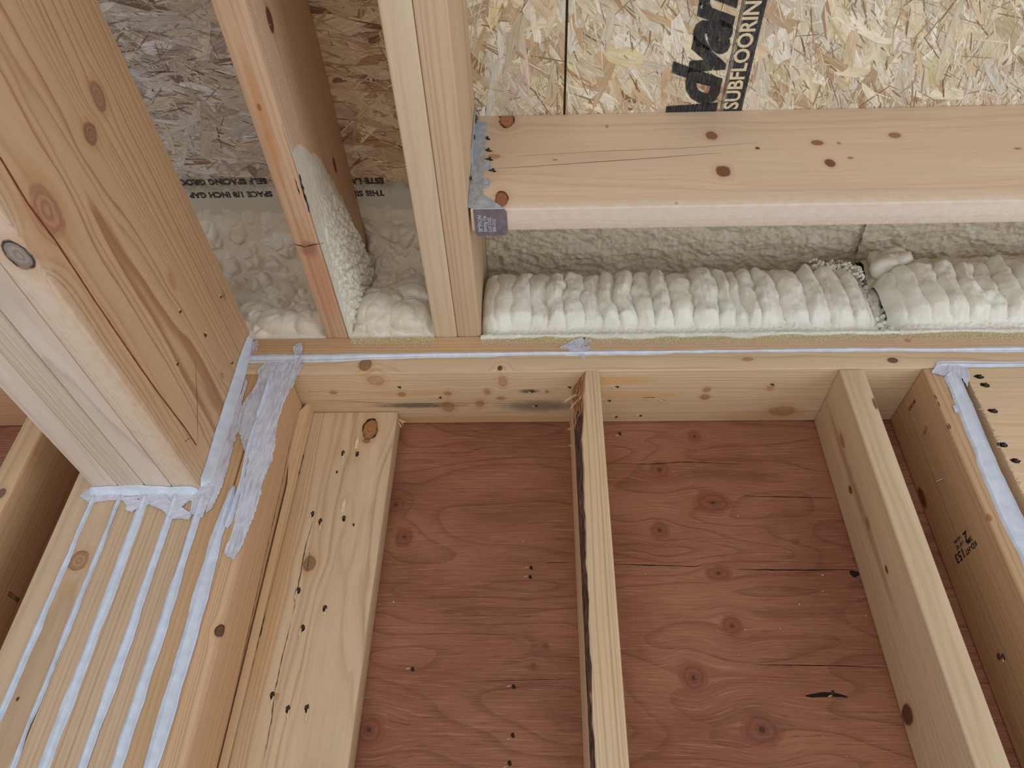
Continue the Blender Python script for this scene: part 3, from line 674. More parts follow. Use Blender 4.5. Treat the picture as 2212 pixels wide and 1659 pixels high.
cj = lumber('cross_joist', (-3.60, 50), (YF, YB), (0, 9.2), 'X', pith=(7.5, .3), spacing=.36, warp=1.2, amt=.26, base=s2l((219, 191, 161)), late=s2l((180, 140, 108)), bev=.11, blotch=.18,
    knots=[kn(1094, 258, 1, YF, 16, 17, (176, 116, 78), 1.), kn(1083, 430, 1, YF, 14, 17, (150, 92, 60), 1.), kn(1067, 338, 1, YF, 14, 5, (160, 106, 78), 0), kn(1537, 293, 1, YF, 13, 9, (142, 92, 70), .35),
           kn(1562, 370, 1, YF, 16, 13, (122, 72, 52), .35), kn(1765, 308, 1, YF, 13, 6, (150, 100, 76), .3), kn(1793, 352, 1, YF, 11, 9, (116, 70, 50), .4), kn(1933, 292, 1, YF, 13, 7, (156, 112, 86), .3),
           kn(1636, 320, 1, YF, 5, 3, (120, 66, 44), .3), kn(1812, 309, 1, YF, 4, 3, (120, 70, 50), 0), kn(1837, 341, 1, YF, 6, 3, (96, 60, 44), 0), kn(2198, 321, 1, YF, 8, 3, (90, 60, 44), 0),
           kn(1199, 345, 1, YF, 5, 2, (110, 70, 50), 0), kn(1311, 273, 1, YF, 3, 3, (100, 64, 44), 0), kn(1461, 439, 1, YF, 3, 2, (150, 96, 70), 0)],
    stains=[((20, (YF+YB)/2, -1.0), 80, 1.75, (240, 226, 212), .9)])
tag(cj, 'knotty short joist running along the wall, held by the metal hanger', 'joist')
sliver('crack', [at(u, v, 1, YF) for u, v in ((1062, 365), (1160, 359), (1260, 352), (1420, 341), (1560, 330))], .035, ny, M_PENCIL, cj)
sliver('crack', [at(u, v, 1, YF) for u, v in ((1120, 337), (1300, 327), (1480, 320), (1640, 308))], .02, ny, M_PENCIL, cj)
# pale resin streak between joist and panel
M_GLUE = plain('dried_glue', (232, 226, 210), .5)
p0 = at(1795, 228, 1, YF-.08); p1 = at(1975, 224, 1, YF-.08)
gl = sliver('glue_bead', [p0, p0.lerp(p1, .5)+Vector((0, 0, .05)), p1], .16, ny, M_GLUE, None, lift=.04)
tag(gl, 'white dried glue line on top of the knotty short joist', 'glue')
rb = lumber('rim_board', (-46, 50), (4.0, 5.45), (.01, 9.2), 'X'); tag(rb, 'rim board behind the spray foam above the wall plates', 'board')

# window header on the right and the jack below it
HX = at(2087, 812, 1, 0).x
hd = lumber('window_header', (HX, 52), (.0, D_), (-12.75, -3.04), 'X', pith=(5.5, -2), spacing=.12, warp=.5, amt=.28, base=s2l((226, 196, 158)), late=s2l((196, 152, 112)), bev=.07)
tag(hd, 'wide header board with nail holes at the right edge', 'board')
for (u, v) in ((2115, 814), (2127, 832), (2145, 888), (2166, 961), (2193, 996)):
    nail_spot(hd, at(u, v, 1, 0), ny, Vector((1, 0, -.2)), .24, 0)
M_FUZZ = plain('sawn_fuzz', (206, 184, 156), .85)
for k in range(60):  # sawn, furry end of the header
    z = random.uniform(-12.6, -3.6); p = Vector((HX+random.uniform(-.04, .1), -.02, z)); L = random.uniform(.08, .3)
    d = Vector((random.uniform(-1, .6), random.uniform(-.8, -.1), random.uniform(-.5, .5))).normalized()*L; s_ = Vector((0, 0, 1)).cross(d).normalized()*.02
    mesh_at('splinter', [tuple(p-s_-Vector((0, 0, .03))), tuple(p+s_+Vector((0, 0, .03))), tuple(p+d), tuple(p+Vector((.05, .04, 0)))], [(0, 1, 2), (0, 3, 1), (1, 3, 2), (0, 2, 3)], M_FUZZ, hd, smooth=False)
jk = lumber('jack_stud', (25.5, 27.0), (.05, D_), (-60, -12.95), 'Z', pith=(3, 2), spacing=.14); tag(jk, 'short jack stud under the end of the header', 'wall stud')
# stamps on stud B and on the left stud
M_STAMP = ink('stamp_ink', .03, .95, 1, .75)
def on_x(u, v, x): return at(u, v, 0, x)
down = (0, 0, -1)
XB = 23.515
def stamp(body, u, v, size, parent, rx, ry, x, off=.0):
    a = at(u, v, 0, x); return lettering('grade_stamp', body, (a.x, a.y, a.z), size, rx, ry, M_STAMP, parent, off=off)

for body, y_, z_, sz, of in (('001053', 1.95, -3.92, .33, .005), ('KD-HT', 1.72, -13.68, .42, .012), ('153', 3.05, -13.46, .74, .018), ('SPFs', 1.95, -13.30, .36, .008), ('1/4" EE', 2.78, -13.12, .30, .006),
                           ('2', 2.15, -12.86, .92, .02), ('NELMA', 2.86, -12.80, .26, .004)):
    lettering('grade_stamp', body, (XB, y_, z_), sz, (0, 1, 0), (0, 0, -1), M_STAMP, sb, off=of)
lettering('grade_stamp', '001125', (-29.785, 4.3, -16.0), .36, (0, -1, 0), (0, 0, -1), M_STAMP, sl, off=.006)
sliver('ink_scribble', [at(u, v, 0, XB) for u, v in ((1989, 943), (1997, 938), (2003, 928), (2001, 921), (1997, 926), (1999, 936), (1994, 934), (1998, 927))], .03, (-1, 0, 0), M_DARK, sb)
for q in (((2018, 853), (2024, 862)), ((2026, 868), (2030, 878)), ((2049, 915), (2054, 926)), ((2045, 918), (2050, 928))):
    sliver('ink_mark', [at(u, v, 1, 0) for u, v in q], .09, (0, -1, 0), M_PENCIL, sb)
p = at(2036, 1032, 0, 23.5); rod('nail', p+Vector((.1, 0, 0)), p+Vector((-.42, .42, -.1)), .055, plain('bright_nail', (150, 150, 150), .35, .9), sb, tip=True)
p = at(2168, 1420, 0, 23.5); nail_spot(sb, p, (-1, 0, 0), (0, 0, 1), .14, .2, M_SPL)
# nails through the underside of the plates and into the plywood
for (u, v) in ((863, 836), (950, 858), (1148, 845), (1230, 836), (1333, 835), (1316, 865), (1330, 900), (1157, 876), (1383, 897), (1668, 830), (1852, 844), (1856, 866)):
    nail_spot(lp, at(u, v, 2, -3.0), (0, 0, -1), Vector((1, 0, 0)), .11, random.choice((.2, .35)), M_SPL)
sliver('crack', [at(u, v, 2, -3.0) for u, v in ((680, 864), (740, 866), (850, 872), (1010, 870), (1130, 872))], .03, (0, 0, -1), M_PENCIL, lp, wob=.3)
p = [at(u, v, 2, -3.0) for u, v in ((1388, 860), (1420, 860), (1438, 868), (1425, 873))]
sliver('lifted_splinter', p, .12, (0, 0, -1), M_SPL, lp, lift=.03); sliver('crack', [at(u, v, 2, -3.0) for u, v in ((1387, 859), (1410, 858), (1437, 865))], .05, (0, 0, -1), M_DARK, lp, wob=.2)
for (u, v) in ((889, 1447), (1107, 1485), (1105, 1590), (1145, 1228), (1143, 1248), (1337, 938), (1098, 1650), (1797, 1498)):
    p = at(u, v, 1, 5.55); nail_spot(plo, p, (0, -1, 0), Vector((1, 0, .3)), .2, .3, M_SPLP)
for pts, wd in ((((1310, 1001), (1400, 1003), (1480, 998), (1610, 1003)), .05), (((1330, 1219), (1505, 1224), (1530, 1215)), .06), (((1590, 1230), (1730, 1232), (1850, 1230)), .08), (((1620, 1436), (1800, 1438), (1912, 1442)), .05),
                (((1740, 1503), (1790, 1500), (1830, 1505)), .22), (((1595, 1063), (1620, 1072), (1800, 1076)), .06), (((1180, 1216), (1235, 1214)), .04), (((1836, 1240), (1846, 1239), (1857, 1241)), .42), (((1000, 1473), (1250, 1466)), .03)):
    sliver('crack', [at(u, v, 1, 5.54) for u, v in pts], wd, (0, -1, 0), M_DARK, plo, wob=.3)
# splinters at the corner of the nailer and a curled one at the plate
for a_, b_, wd in (((861, 908), (877, 914), .12), ((862, 914), (868, 925), .1), ((864, 906), (872, 920), .08)):
    sliver('splinter', [at(*a_, 1, 4.3), at(*b_, 1, 4.0)], wd, (0, -1, 0), M_SPL, nl, lift=.08)

# =================================================================== JOIST HANGER
def metal_mat(name, rgb, rough, sc=2.2):
    mt, nb, bs = new_mat(name)
    tc = nb.node('ShaderNodeTexCoord'); P = nb.v('SCALE', tc.outputs['Object'], scale=1/I)
    n = nb.noise(P, sc, 4, .6); n2 = nb.noise(P, 14, 2)
    k = nb.m('ADD', nb.mapr(n, .3, .7, .78, 1.1), nb.m('MULTIPLY', nb.m('SUBTRACT', n2, .5), .3))
    nb.put(bs.inputs['Base Color'], nb.mix(1., s2l(rgb), nb.comb(k, k, k), 'MULTIPLY')); bs.inputs['Metallic'].default_value = .5
    nb.put(bs.inputs['Roughness'], nb.mapr(n, .2, .8, rough-.06, rough+.12)); return mt
M_ZINC = metal_mat('galvanised_steel', (190, 198, 206), .42); M_ZSEAT = metal_mat('galvanised_steel_seat', (146, 140, 146), .48)
hg = empty('joist_hanger', (-3.2, YF, 4)); tag(hg, 'galvanised metal hanger holding the end of the knotty short joist', 'bracket')
def prism(name, pts, d, mat, parent, n, bev=0):
    """flat outline extruded by d along n"""
    P = [Vector(p) for p in pts]; n = Vector(n)*d; k = len(P)
    vs = [tuple(p) for p in P]+[tuple(p+n) for p in P]
    fs = [tuple(range(k)), tuple(range(k, 2*k))[::-1]]+[(i, i+k, (i+1) % k+k, (i+1) % k) for i in range(k)]
    return mesh_at(name, vs, fs, mat, parent, smooth=False)
y1 = YF-.012
o = [(-3.70, 8.75), (-3.45, 8.45), (-3.05, 8.42), (-3.0, 8.2), (-2.98, 4.35), (-2.62, 4.35), (-2.60, 3.55), (-3.0, 3.5), (-3.0, 2.75), (-2.72, 2.7), (-2.58, 2.5), (-2.62, 2.05), (-2.78, 1.85), (-2.98, 1.8), (-2.95, 1.25), (-2.6, .95), (-1.78, .03), (-3.44, .03), (-3.46, .12), (-3.70, .16)]
prism('side_flange', [(x, y1, z) for x, z in o], .055, M_ZINC, hg, ny)
prism('face_flange', [(-3.70, YF-.05, .1), (-3.70, YF-.05, 8.9), (-3.70, YF-.9, 8.7), (-3.70, YF-.9, 4.4), (-3.70, YF-.25, 3.9), (-3.70, YF-.25, .5)][:6], .055, M_ZINC, hg, (1, 0, 0))
z1 = -.012
seat = prism('seat', [(-3.44, YF-.06, z1), (-1.78, YF-.06, z1), (-1.63, YF+.12, z1), (-1.60, YB+.10, z1), (-1.75, YB+.24, z1), (-3.28, YB+.26, z1), (-3.42, YB+.14, z1)], .055, M_ZSEAT, hg, (0, 0, -1))
rod('folded_edge', (-3.44, YF-.03, .0), (-1.80, YF-.03, .0), .045, M_ZINC, hg)
M_ETCH = plain('pale_stamping', (206, 208, 222), .4)
for body, x_, sz, L in (('SIMPSON', -3.02, .30, 1.), ('Strong-Tie', -2.77, .27, 1.), ('LUC210Z', -2.50, .26, 1.), ('ESR-2523', -2.26, .24, 1.)):
    lettering('embossed_lettering', body, (x_, YB-.02, z1-.06), sz, (0, -1, 0), (-1, 0, 0), M_ETCH, seat, sx=.95, off=.002)
for (x, z, L) in ((-2.92, 6.65, .28), (-2.82, 5.45, .42), (-2.7, 4.55, .36), (-2.48, 3.45, .3)):
    mesh_at('nail_hole', [(x+.1+.16*L*2*math.cos(t)*1.2, YF-.008, z-.03+.07*math.sin(t)) for t in [k*math.pi/6 for k in range(12)]], [tuple(range(12))], M_DARK, cj, smooth=False)
    rod('nail', (x-.3, YF+.05, z+.12), (x+.06, YF-.09, z), .05, M_NAIL, hg, head=.11)
for (x, z) in ((-2.85, 3.95), (-2.85, 2.3)):
    rod('nail', (x, YF+.1, z), (x+.05, YF-.14, z+.05), .06, M_ZINC, hg, head=.13)
    prism('raised_tab', [(x-.18, YF-.07, z-.05), (x-.05, YF-.20, z+.2), (x+.2, YF-.07, z+.18), (x+.12, YF-.07, z-.2)], .02, M_ZINC, hg, ny)
# side nails of the hanger seen edge on
for z in (7.9, 8.35, 6.2, 2.2):
    rod('nail', (-3.9, YF-.45, z), (-3.58, YF-.45, z), .07, M_NAIL, hg, head=.14)

# =================================================================== SPRAY FOAM
def foam_mat(name, rgb, tan, sub=True, grain=1.):
    mt, nb, bs = new_mat(name)
    tc = nb.node('ShaderNodeTexCoord'); P = nb.v('SCALE', tc.outputs['Object'], scale=1/I)
    at_ = nb.node('ShaderNodeAttribute'); at_.attribute_name = 'Col'
    n = nb.noise(P, 1.1, 3); f_ = nb.noise(P, 13, 3, .6)
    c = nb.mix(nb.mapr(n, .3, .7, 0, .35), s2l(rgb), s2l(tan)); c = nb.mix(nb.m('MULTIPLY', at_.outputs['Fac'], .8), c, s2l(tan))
    nb.put(bs.inputs['Base Color'], c); bs.inputs['Roughness'].default_value = .42; bs.inputs['Specular IOR Level'].default_value = .4
    if sub:
        bs.inputs['Subsurface Weight'].default_value = .25; bs.inputs['Subsurface Radius'].default_value = (.006, .005, .004); bs.inputs['Subsurface Scale'].default_value = .5
    nb.put(bs.inputs['Normal'], nb.bump(f_, .30*grain, .0012))
    return mt
M_FOAM = foam_mat('cured_foam', (240, 238, 226), (216, 198, 170)); M_FOAML = foam_mat('cured_foam_bay', (232, 226, 210), (210, 184, 156))
M_MIST = foam_mat('foam_mist', (222, 212, 168), (204, 180, 132), False)
def profile(pts, n):
    P = np.array(pts, float); m_ = len(P)
    # smooth it by repeated corner cutting, then resample by length
    for _ in range(3):
        Q = [P[0]]
        for a, b in zip(P[:-1], P[1:]): Q += [a*.75+b*.25, a*.25+b*.75]
        Q.append(P[-1]); P = np.array(Q)
    d = np.r_[0, np.cumsum(np.hypot(*np.diff(P, axis=0).T))]
    s_ = np.linspace(0, d[-1], n)
    y = np.interp(s_, d, P[:, 0]); z = np.interp(s_, d, P[:, 1])
    ty = np.gradient(y, s_); tz = np.gradient(z, s_); L = np.hypot(ty, tz)
    return s_, y, z, -tz/L, ty/L      # outward normal (towards the room / down)
def sheet(name, X, Y, Z, colv, mat, parent=None, origin=None):
    nx_, ns_ = X.shape
    V = np.stack([X, Y, Z], -1).reshape(-1, 3)
    idx = np.arange(nx_*ns_).reshape(nx_, ns_)
    F = np.stack([idx[:-1, :-1], idx[:-1, 1:], idx[1:, 1:], idx[1:, :-1]], -1).reshape(-1, 4)
    cc = np.repeat(np.clip(colv, 0, 1).reshape(-1, 1), 4, 1); cc[:, 3] = 1
    return mesh_at(name, V, F, mat, parent, cols=cc, origin=origin)
# --- the long bay
XS, XE = -3.70, 46.
GX = 22.6
nxx, nss = 760, 250
def right_foam(name, x0, x1, nxx, pts, seedo, lab, big):
    s_, py, pz, ny_, nz_ = profile(pts, nss)
    x = np.linspace(x0, x1, nxx)[:, None]; s = s_[None, :]
    cr = s_[np.argmax(ny_*0+(pz > 5.6))]            # arc length of the crest
    crest = cr+.55*(fbm(x*.8, 0*x+seedo, 31+seedo, 3)-.5)*2 - .4*np.exp(-((x-x0)/1.2)**2)
    # vertical lobes
    xw = x+.55*(fbm(x*.35, s*.32, 3+seedo, 3)-.5)*2+.22*(fbm(x*1.4, s*.9, 5+seedo, 2)-.5)*2
    xi = xw/1.22+.9*vnoise(xw*.33, 0*xw, 6+seedo)
    c_ = np.floor(xi); f_ = xi-c_
    rnd = _h(c_, 0*c_, 0*c_, 11+seedo)
    lobe = np.sqrt(np.clip(1-(2*f_-1)**2, 0, 1))**.85
    amp = .38+.50*rnd+.45*(vnoise(c_*7.13, s*.45, 8+seedo)-.3)
    # a second, finer set of folds between
    xj = xw/.55+1.3*vnoise(xw*.9, s*.25, 9+seedo)+.2*s; fj = xj-np.floor(xj)
    fold = np.sqrt(np.clip(1-(2*fj-1)**2, 0, 1))*(.03+.10*vnoise(np.floor(xj)*3.1, s*.8, 12+seedo))
    bub = (fbm(x*.7, s*.7, 15+seedo, 3)-.5)*.8
    low = sstep(1.7, .6, s)       # the foot of the wall of foam: small crumbs
    w1, w2, _ = worley(x*2.6+.4*fbm(x*2, s*2, 61), s*3.1, 21+seedo)
    crumbs = (w2-w1)*.16
    face = lobe*amp+fold+bub*(.6+big)
    calm = np.exp(-((x-x0-1.5)/(1.5+big*1.6))**2)    # the first gob of each run is broad and smooth
    face = face*(1-.72*calm)+calm*(.35+.45*fbm(x*.55, s*.5, 44+seedo, 2))
    on = sstep(.9, 2.0, s)*sstep(crest+.55, crest-.35, s)
    rough = (fbm(x*.55, s*1.1, 51, 4)-.5)*.75+(fbm(x*2.1, s*3.6, 53, 3)-.5)*.34+(1-np.abs(2*fbm(x*1.6+s*.3, s*2.7, 54, 3)-1))*.20-.18
    fadeo = sstep(s_[-1], s_[-1]-6., s)*.85+.1
    h = on*face+(1-on)*np.where(s > 3, rough*fadeo, 0)+low*crumbs*sstep(.1, .5, s)*.8
    h = h+(fbm(x*7, s*7, 58, 2)-.5)*.03
    edge = sstep(crest+3.2, crest+.2, s)*np.exp(-(x-x0)/(.35 if x0 < 0 else .7))*(.75 if x0 < 0 else 1.5)+sstep(crest+3.2, crest+.2, s)*np.exp(-np.clip(x1-.8-x, 0, 99)/.75)*(1.6 if x1 < 30 else 0)
    h = h-edge*sstep(.3, 1.2, s)*1.1
    pzz = np.where(pz[None] < 0, pz[None]*(.15+1.7*fbm(x*.45, 0*x, 91+seedo, 3)+0*s), pz[None])
    X = x+0*s; Y = py[None]+ny_[None]*h; Z = np.minimum(pzz+nz_[None]*h, 9.235)
    colv = sstep(crest-.3, crest+1.2, s)*(.35+.65*fbm(x*.8, s*1.6, 70, 3))+(lobe < .25)*on*.25  # tan also in the creases between lobes, shade put into the colour
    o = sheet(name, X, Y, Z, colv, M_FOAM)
    return tag(o, lab, 'foam')
PR_A = [(-.015, -.28), (-.05, -.2), (-.10, .05), (.22, .28), (.12, 1.0), (-.02, 2.4), (.0, 3.9), (.30, 5.4), (1.0, 6.7), (2.2, 7.7), (3.0, 8.35), (2.2, 8.72), (.6, 8.88), (-1, 8.98), (-3.2, 9.14), (-6, 9.235)]
PR_B = [(-.015, -.22), (-.05, -.15), (-.10, .05), (.15, .28), (-.15, 1.0), (-.45, 2.4), (-.40, 4.2), (-.1, 6.0), (.5, 7.3), (1.2, 8.1), (1.6, 8.45), (1.0, 8.62), (-.6, 8.75), (-2, 8.9), (-4, 9.12), (-6.5, 9.235)]
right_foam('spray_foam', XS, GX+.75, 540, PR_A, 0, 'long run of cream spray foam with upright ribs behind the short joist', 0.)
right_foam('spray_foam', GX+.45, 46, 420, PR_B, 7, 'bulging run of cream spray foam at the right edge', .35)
# crumbly seam between the two runs
def lumps(name, centres, mat, lab=None, cat=None, parent=None, sub=2, kind=None, flat=1.):
    bm = bmesh.new()
    for (c, r_) in centres:
        ret = bmesh.ops.create_icosphere(bm, subdivisions=sub, radius=r_)
        ph = random.random()*9
        for v in ret['verts']:
            q = v.co.copy(); k = 1+.34*math.sin(q.x/r_*2.1+ph)*math.cos(q.y/r_*2.3+ph*2)+.22*math.sin(q.z/r_*3+ph)
            v.co = Vector(c)+Vector((q.x*k, q.y*k*flat, q.z*k))
    V = np.array([v.co[:] for v in bm.verts]); bm.verts.index_update(); F = [tuple(v.index for v in f.verts) for f in bm.faces]; bm.free()
    o = mesh_at(name, V, F, mat, parent)
    if lab: tag(o, lab, cat, kind=kind)
    return o
cc = []
for k in range(620):
    t = random.random(); z = .15+7.6*t; w_ = .35+.10*z
    cc.append(((GX+.1+random.gauss(0, w_*.8)-.35*t, 1.15+random.uniform(-.45, .3)+.12*z, z), random.uniform(.05, .21)))
for k in range(300):   # crumbly crest of the left run beside the seam
    x = GX-random.uniform(.2, 3.6); z = 6.2+random.gauss(0, .35)-.5*max(0, (x-GX+1.2)); cc.append(((x, .12+random.uniform(-.1, .5), z), random.uniform(.05, .15)))
for k in range(9): cc.append(((GX+1.6+random.uniform(-.9, .9), -.1+random.uniform(-.15, .3), 6.6+random.uniform(-.9, .7)), random.uniform(.5, .8)))
lumps('foam_crumbs', cc, M_FOAM, 'crumbly foam packed in the seam between the ribbed runs', 'foam', kind='stuff')

# --- the two narrow bays
def bay_foam(name, x0, x1, nx_, pts, seed, lab, k1, blobs):
    s_, py, pz, ny_, nz_ = profile(pts, 300)
    x = np.linspace(x0, x1, nx_)[:, None]; s = s_[None, :]
    xw = x+.35*(fbm(x*.8, s*.8, seed, 2)-.5); sw = s+.5*(fbm(x*.7+9, s*.7, seed+3, 2)-.5)
    f1, f2, _ = worley(xw*.55+.3, sw*.50, seed); b1 = sstep(0, .42, f2-f1)
    g1, g2, _ = worley(xw*1.15, sw*.95, seed+5); b2 = sstep(0, .38, g2-g1)
    h = (b1*.42-f1*.35)*k1+(b2*.16-g1*.10)+(fbm(x*1.5, s*1.3, seed+8, 3)-.5)*.22+(fbm(x*6, s*6, seed+9, 2)-.5)*.03
    for (bx, bs_, rx, rs_, bh) in blobs:
        d = ((x-bx)/rx)**2+((s-bs_)/rs_)**2; h = np.maximum(h, h*.25+bh*np.sqrt(np.clip(1-d, 0, 1))-.0*(d > 1))
    h = h*sstep(0, .9, s)*(.10+.90*sstep(s_[-1]-.6, s_[-1]-3.6, s))
    edge = np.exp(-(x-x0)/.30)*.55+np.exp(-(x1-x)/.30)*.55
    h = h-edge*sstep(.05, .8, s)*sstep(s_[-1]-1, s_[-1]-3, s)
    X = x+0*s; Y = py[None]+ny_[None]*h; Z = np.clip(pz[None]+nz_[None]*h, .005, 9.24)
    cv = .15+.65*sstep(2.5, 8, s)*(.4+.6*fbm(x*.9, s*.9, seed+20, 3))+.2*(f2-f1 < .08)  # last term tints the creases, painting their shade into the foam
    return tag(sheet(name, X, Y, Z, cv, M_FOAML), lab, 'foam')
bay_foam('spray_foam', -29.08, -13.88, 300, [(.18, .02), (.0, .25), (-.25, .9), (-.2, 1.9), (.35, 2.9), (.9, 3.9), (1.2, 5.2), (1.25, 6.6), (.9, 7.7), (.0, 8.35), (-.9, 8.8), (-1.8, 9.02), (-2.6, 9.14), (-3.5, 9.24)], 101,
         'billowing tan spray foam in the bay next to the beam', 1., [(-17.2, 1.5, 1.5, 1.1, .62), (-15.0, 1.4, 1.2, 1.2, .58), (-19.3, 3.0, 1.3, 1.0, .6), (-18.2, 5.6, 1.0, 1.5, .55), (-15.4, 4.6, 1.2, 2.1, .4), (-21, 5, 1.4, 1.2, .5)])
bay_foam('spray_foam', -12.36, -6.73, 140, [(.15, .02), (-.1, .25), (-.45, .9), (-.6, 2.0), (-.35, 3.4), (.2, 4.6), (.6, 5.8), (.75, 6.9), (.5, 7.8), (-.3, 8.5), (-1.1, 8.85), (-2.0, 9.05), (-2.9, 9.15), (-3.8, 9.24)], 137,
         'smooth swollen spray foam between the single and doubled joists', .8, [(-10.6, 2.6, 1.7, 2.2, .75), (-8.4, 1.6, 1.5, 1.3, .65), (-8.6, 5.0, 1.7, 1.7, .5)])
# --- foam sprayed on the side of the single joist
gy = np.linspace(-15.5, 1.2, 260)[:, None]; gz_ = np.linspace(-.03, 9.1, 150)[None, :]
topb = np.interp(gy, [-15.5, -13.5, -10.6, -6.4, -2., 1.2], [.3, 2.2, 4.6, 6.3, 7.6, 8.4])
ins = sstep(0, 1.6, topb-gz_+.5*(fbm(gy*1.4, gz_*1.4, 201, 3)-.5))*sstep(-15.3, -10.5, gy+.5*(fbm(gy*2, gz_*2, 202, 2)-.5))
th_ = ins*(.035+.44*sstep(-10, -2.5, gy)*sstep(-.1, 2.6, gz_))
yy = gy+.25*gz_; w1, w2, _ = worley(yy*1.25+.5*fbm(gy, gz_, 205, 2), gz_*2.0, 203); v1, v2, _ = worley(yy*2.6, gz_*3.8, 207)
lump = sstep(0, .5, w2-w1)*.30+sstep(0, .45, v2-v1)*.12
hh = th_*(1+.2*(fbm(gy*.8, gz_*.8, 210)-.5))+ins*lump*(.06+.75*sstep(-11, -3, gy))*sstep(-.2, 1.6, gz_)
hh = np.where(ins < .02, -.03, hh)-.01
sheet_o = sheet('overspray', -12.366+hh, gy+0*gz_, gz_+0*gy, .15+.3*(1-ins), M_FOAM)
tag(sheet_o, 'pebbly spray foam coating the right side of the single joist', 'foam')
# --- mist of foam specks: along the plate, under the boards, on timber
def specks(name, pts, mat, lab, parent=None):
    base = [(1, 0, 0), (-1, 0, 0), (0, 1, 0), (0, -1, 0), (0, 0, 1), (0, 0, -1)]
    fc = [(0, 2, 4), (2, 1, 4), (1, 3, 4), (3, 0, 4), (2, 0, 5), (1, 2, 5), (3, 1, 5), (0, 3, 5)]
    vs = []; fs = []
    for p, r_ in pts:
        j = len(vs); vs += [(p[0]+a*r_, p[1]+b*r_, p[2]+c*r_) for a, b, c in base]; fs += [(j+a, j+b, j+c) for a, b, c in fc]
    o = mesh_at(name, vs, fs, mat, parent)
    return tag(o, lab, 'foam', kind='stuff')
pts = []
for k in range(20000):
    x = random.uniform(-12.2, 44); 
    if -6.7 < x < -3.7: continue
    dens = (1. if x > -3.6 else .55)*(.35 if 20.5 < x < 25.5 else 1); 
    if random.random() > dens: continue
    d = abs(random.gauss(0, .42)); 
    if d > 1.25: continue
    pts.append(((x, -.012, -.03-d), random.uniform(.016, .048)*(1.25-d*.5)))
specks('foam_mist', pts, M_MIST, 'yellowish foam specks along the top edge of the wall plate')
pts = []
for k in range(1500):
    x = random.uniform(-3, 38); y_ = YB-abs(random.gauss(0, .45)); 
    if y_ < YF: continue
    pts.append(((x, y_, -.006), random.uniform(.012, .03)))
for k in range(60): pts.append(((random.uniform(-3, 34), YF-.004, random.uniform(.02, 1)), random.uniform(.012, .03)))
specks('foam_mist', pts, M_FOAM, 'foam specks stuck under the knotty short joist')
pts = []
for k in range(260):
    y_ = random.uniform(-22, -3); pts.append(((-12.36, y_, abs(random.gauss(0, 1.6))), random.uniform(.012, .03)))
specks('foam_mist', pts, M_FOAM, 'foam specks scattered up the right side of the single joist'); pts = []
for k in range(26): p = at(random.uniform(240, 520), random.uniform(560, 900), 0, -19.022); pts.append(((p.x+.004, p.y, p.z), random.uniform(.015, .035)))
specks('foam_mist', pts, M_FOAM, 'a few foam specks on the side of the large girder'); pts = []
for (u, v) in ((1610, 1360), (1598, 1414), (1686, 1358), (1395, 1240), (1777, 1242), (1369, 1335), (1594, 1115), (1727, 1305), (1777, 1277), (1777, 1590), (1830, 1635), (1870, 1330), (850, 1300), (819, 1305), (1130, 1170)):
    p = at(u, v, 1, 5.53); pts.append(((p.x, p.y, p.z), random.choice((.025, .04, .055))))
specks('foam_mist', pts, M_FOAM, 'tiny white foam specks on the reddish plywood')
# thin mist dulling the boards near the foam
def mist_mat(y0, y1):
    mt, nb, bs = new_mat('thin_foam_film')
    tc = nb.node('ShaderNodeTexCoord'); P = nb.v('SCALE', tc.outputs['Object'], scale=1/I); x, y, z = nb.sep(P)
    n = nb.noise(P, 9, 4, .7); n2 = nb.noise(P, .8, 3)
    g = nb.mapr(nb.m('ADD', y, nb.m('MULTIPLY', nb.m('SUBTRACT', n2, .5), 1.6)), y0, y1)
    nb.put(bs.inputs['Alpha'], nb.mapr(nb.m('ADD', nb.m('MULTIPLY', g, 1.15), nb.m('MULTIPLY', n, .9)), .72, 1.1))
    bs.inputs['Base Color'].default_value = s2l((206, 196, 174)); bs.inputs['Roughness'].default_value = .7
    nb.put(bs.inputs['Normal'], nb.bump(n, .7, .002)); return mt
for x0, x1, lab in ((-29., -13.9, 'thin pale foam film on the boards of the bay by the beam'), (-12.3, -6.75, 'thin pale foam film on the boards of the second bay'), (-3.7, 46, 'thin pale foam film on the boards above the ribbed foam')):
    xs = np.linspace(x0, x1, max(6, int((x1-x0)*3)))[:, None]; ys = np.linspace(-7.5, 2, 40)[None, :]
    zz = 9.19-.02*fbm(xs*2, ys*2, 5)
    yt = mesh_at('foam_film', np.stack([xs+0*ys, ys+0*xs, zz], -1).reshape(-1, 3), (lambda ix: np.stack([ix[:-1, :-1], ix[:-1, 1:], ix[1:, 1:], ix[1:, :-1]], -1).reshape(-1, 4))(np.arange(xs.size*40).reshape(xs.size, 40)),
                 mist_mat(-4.6, .2), origin=((x0+x1)/2, -2.75, 9.18))
    tag(yt, lab, 'foam')

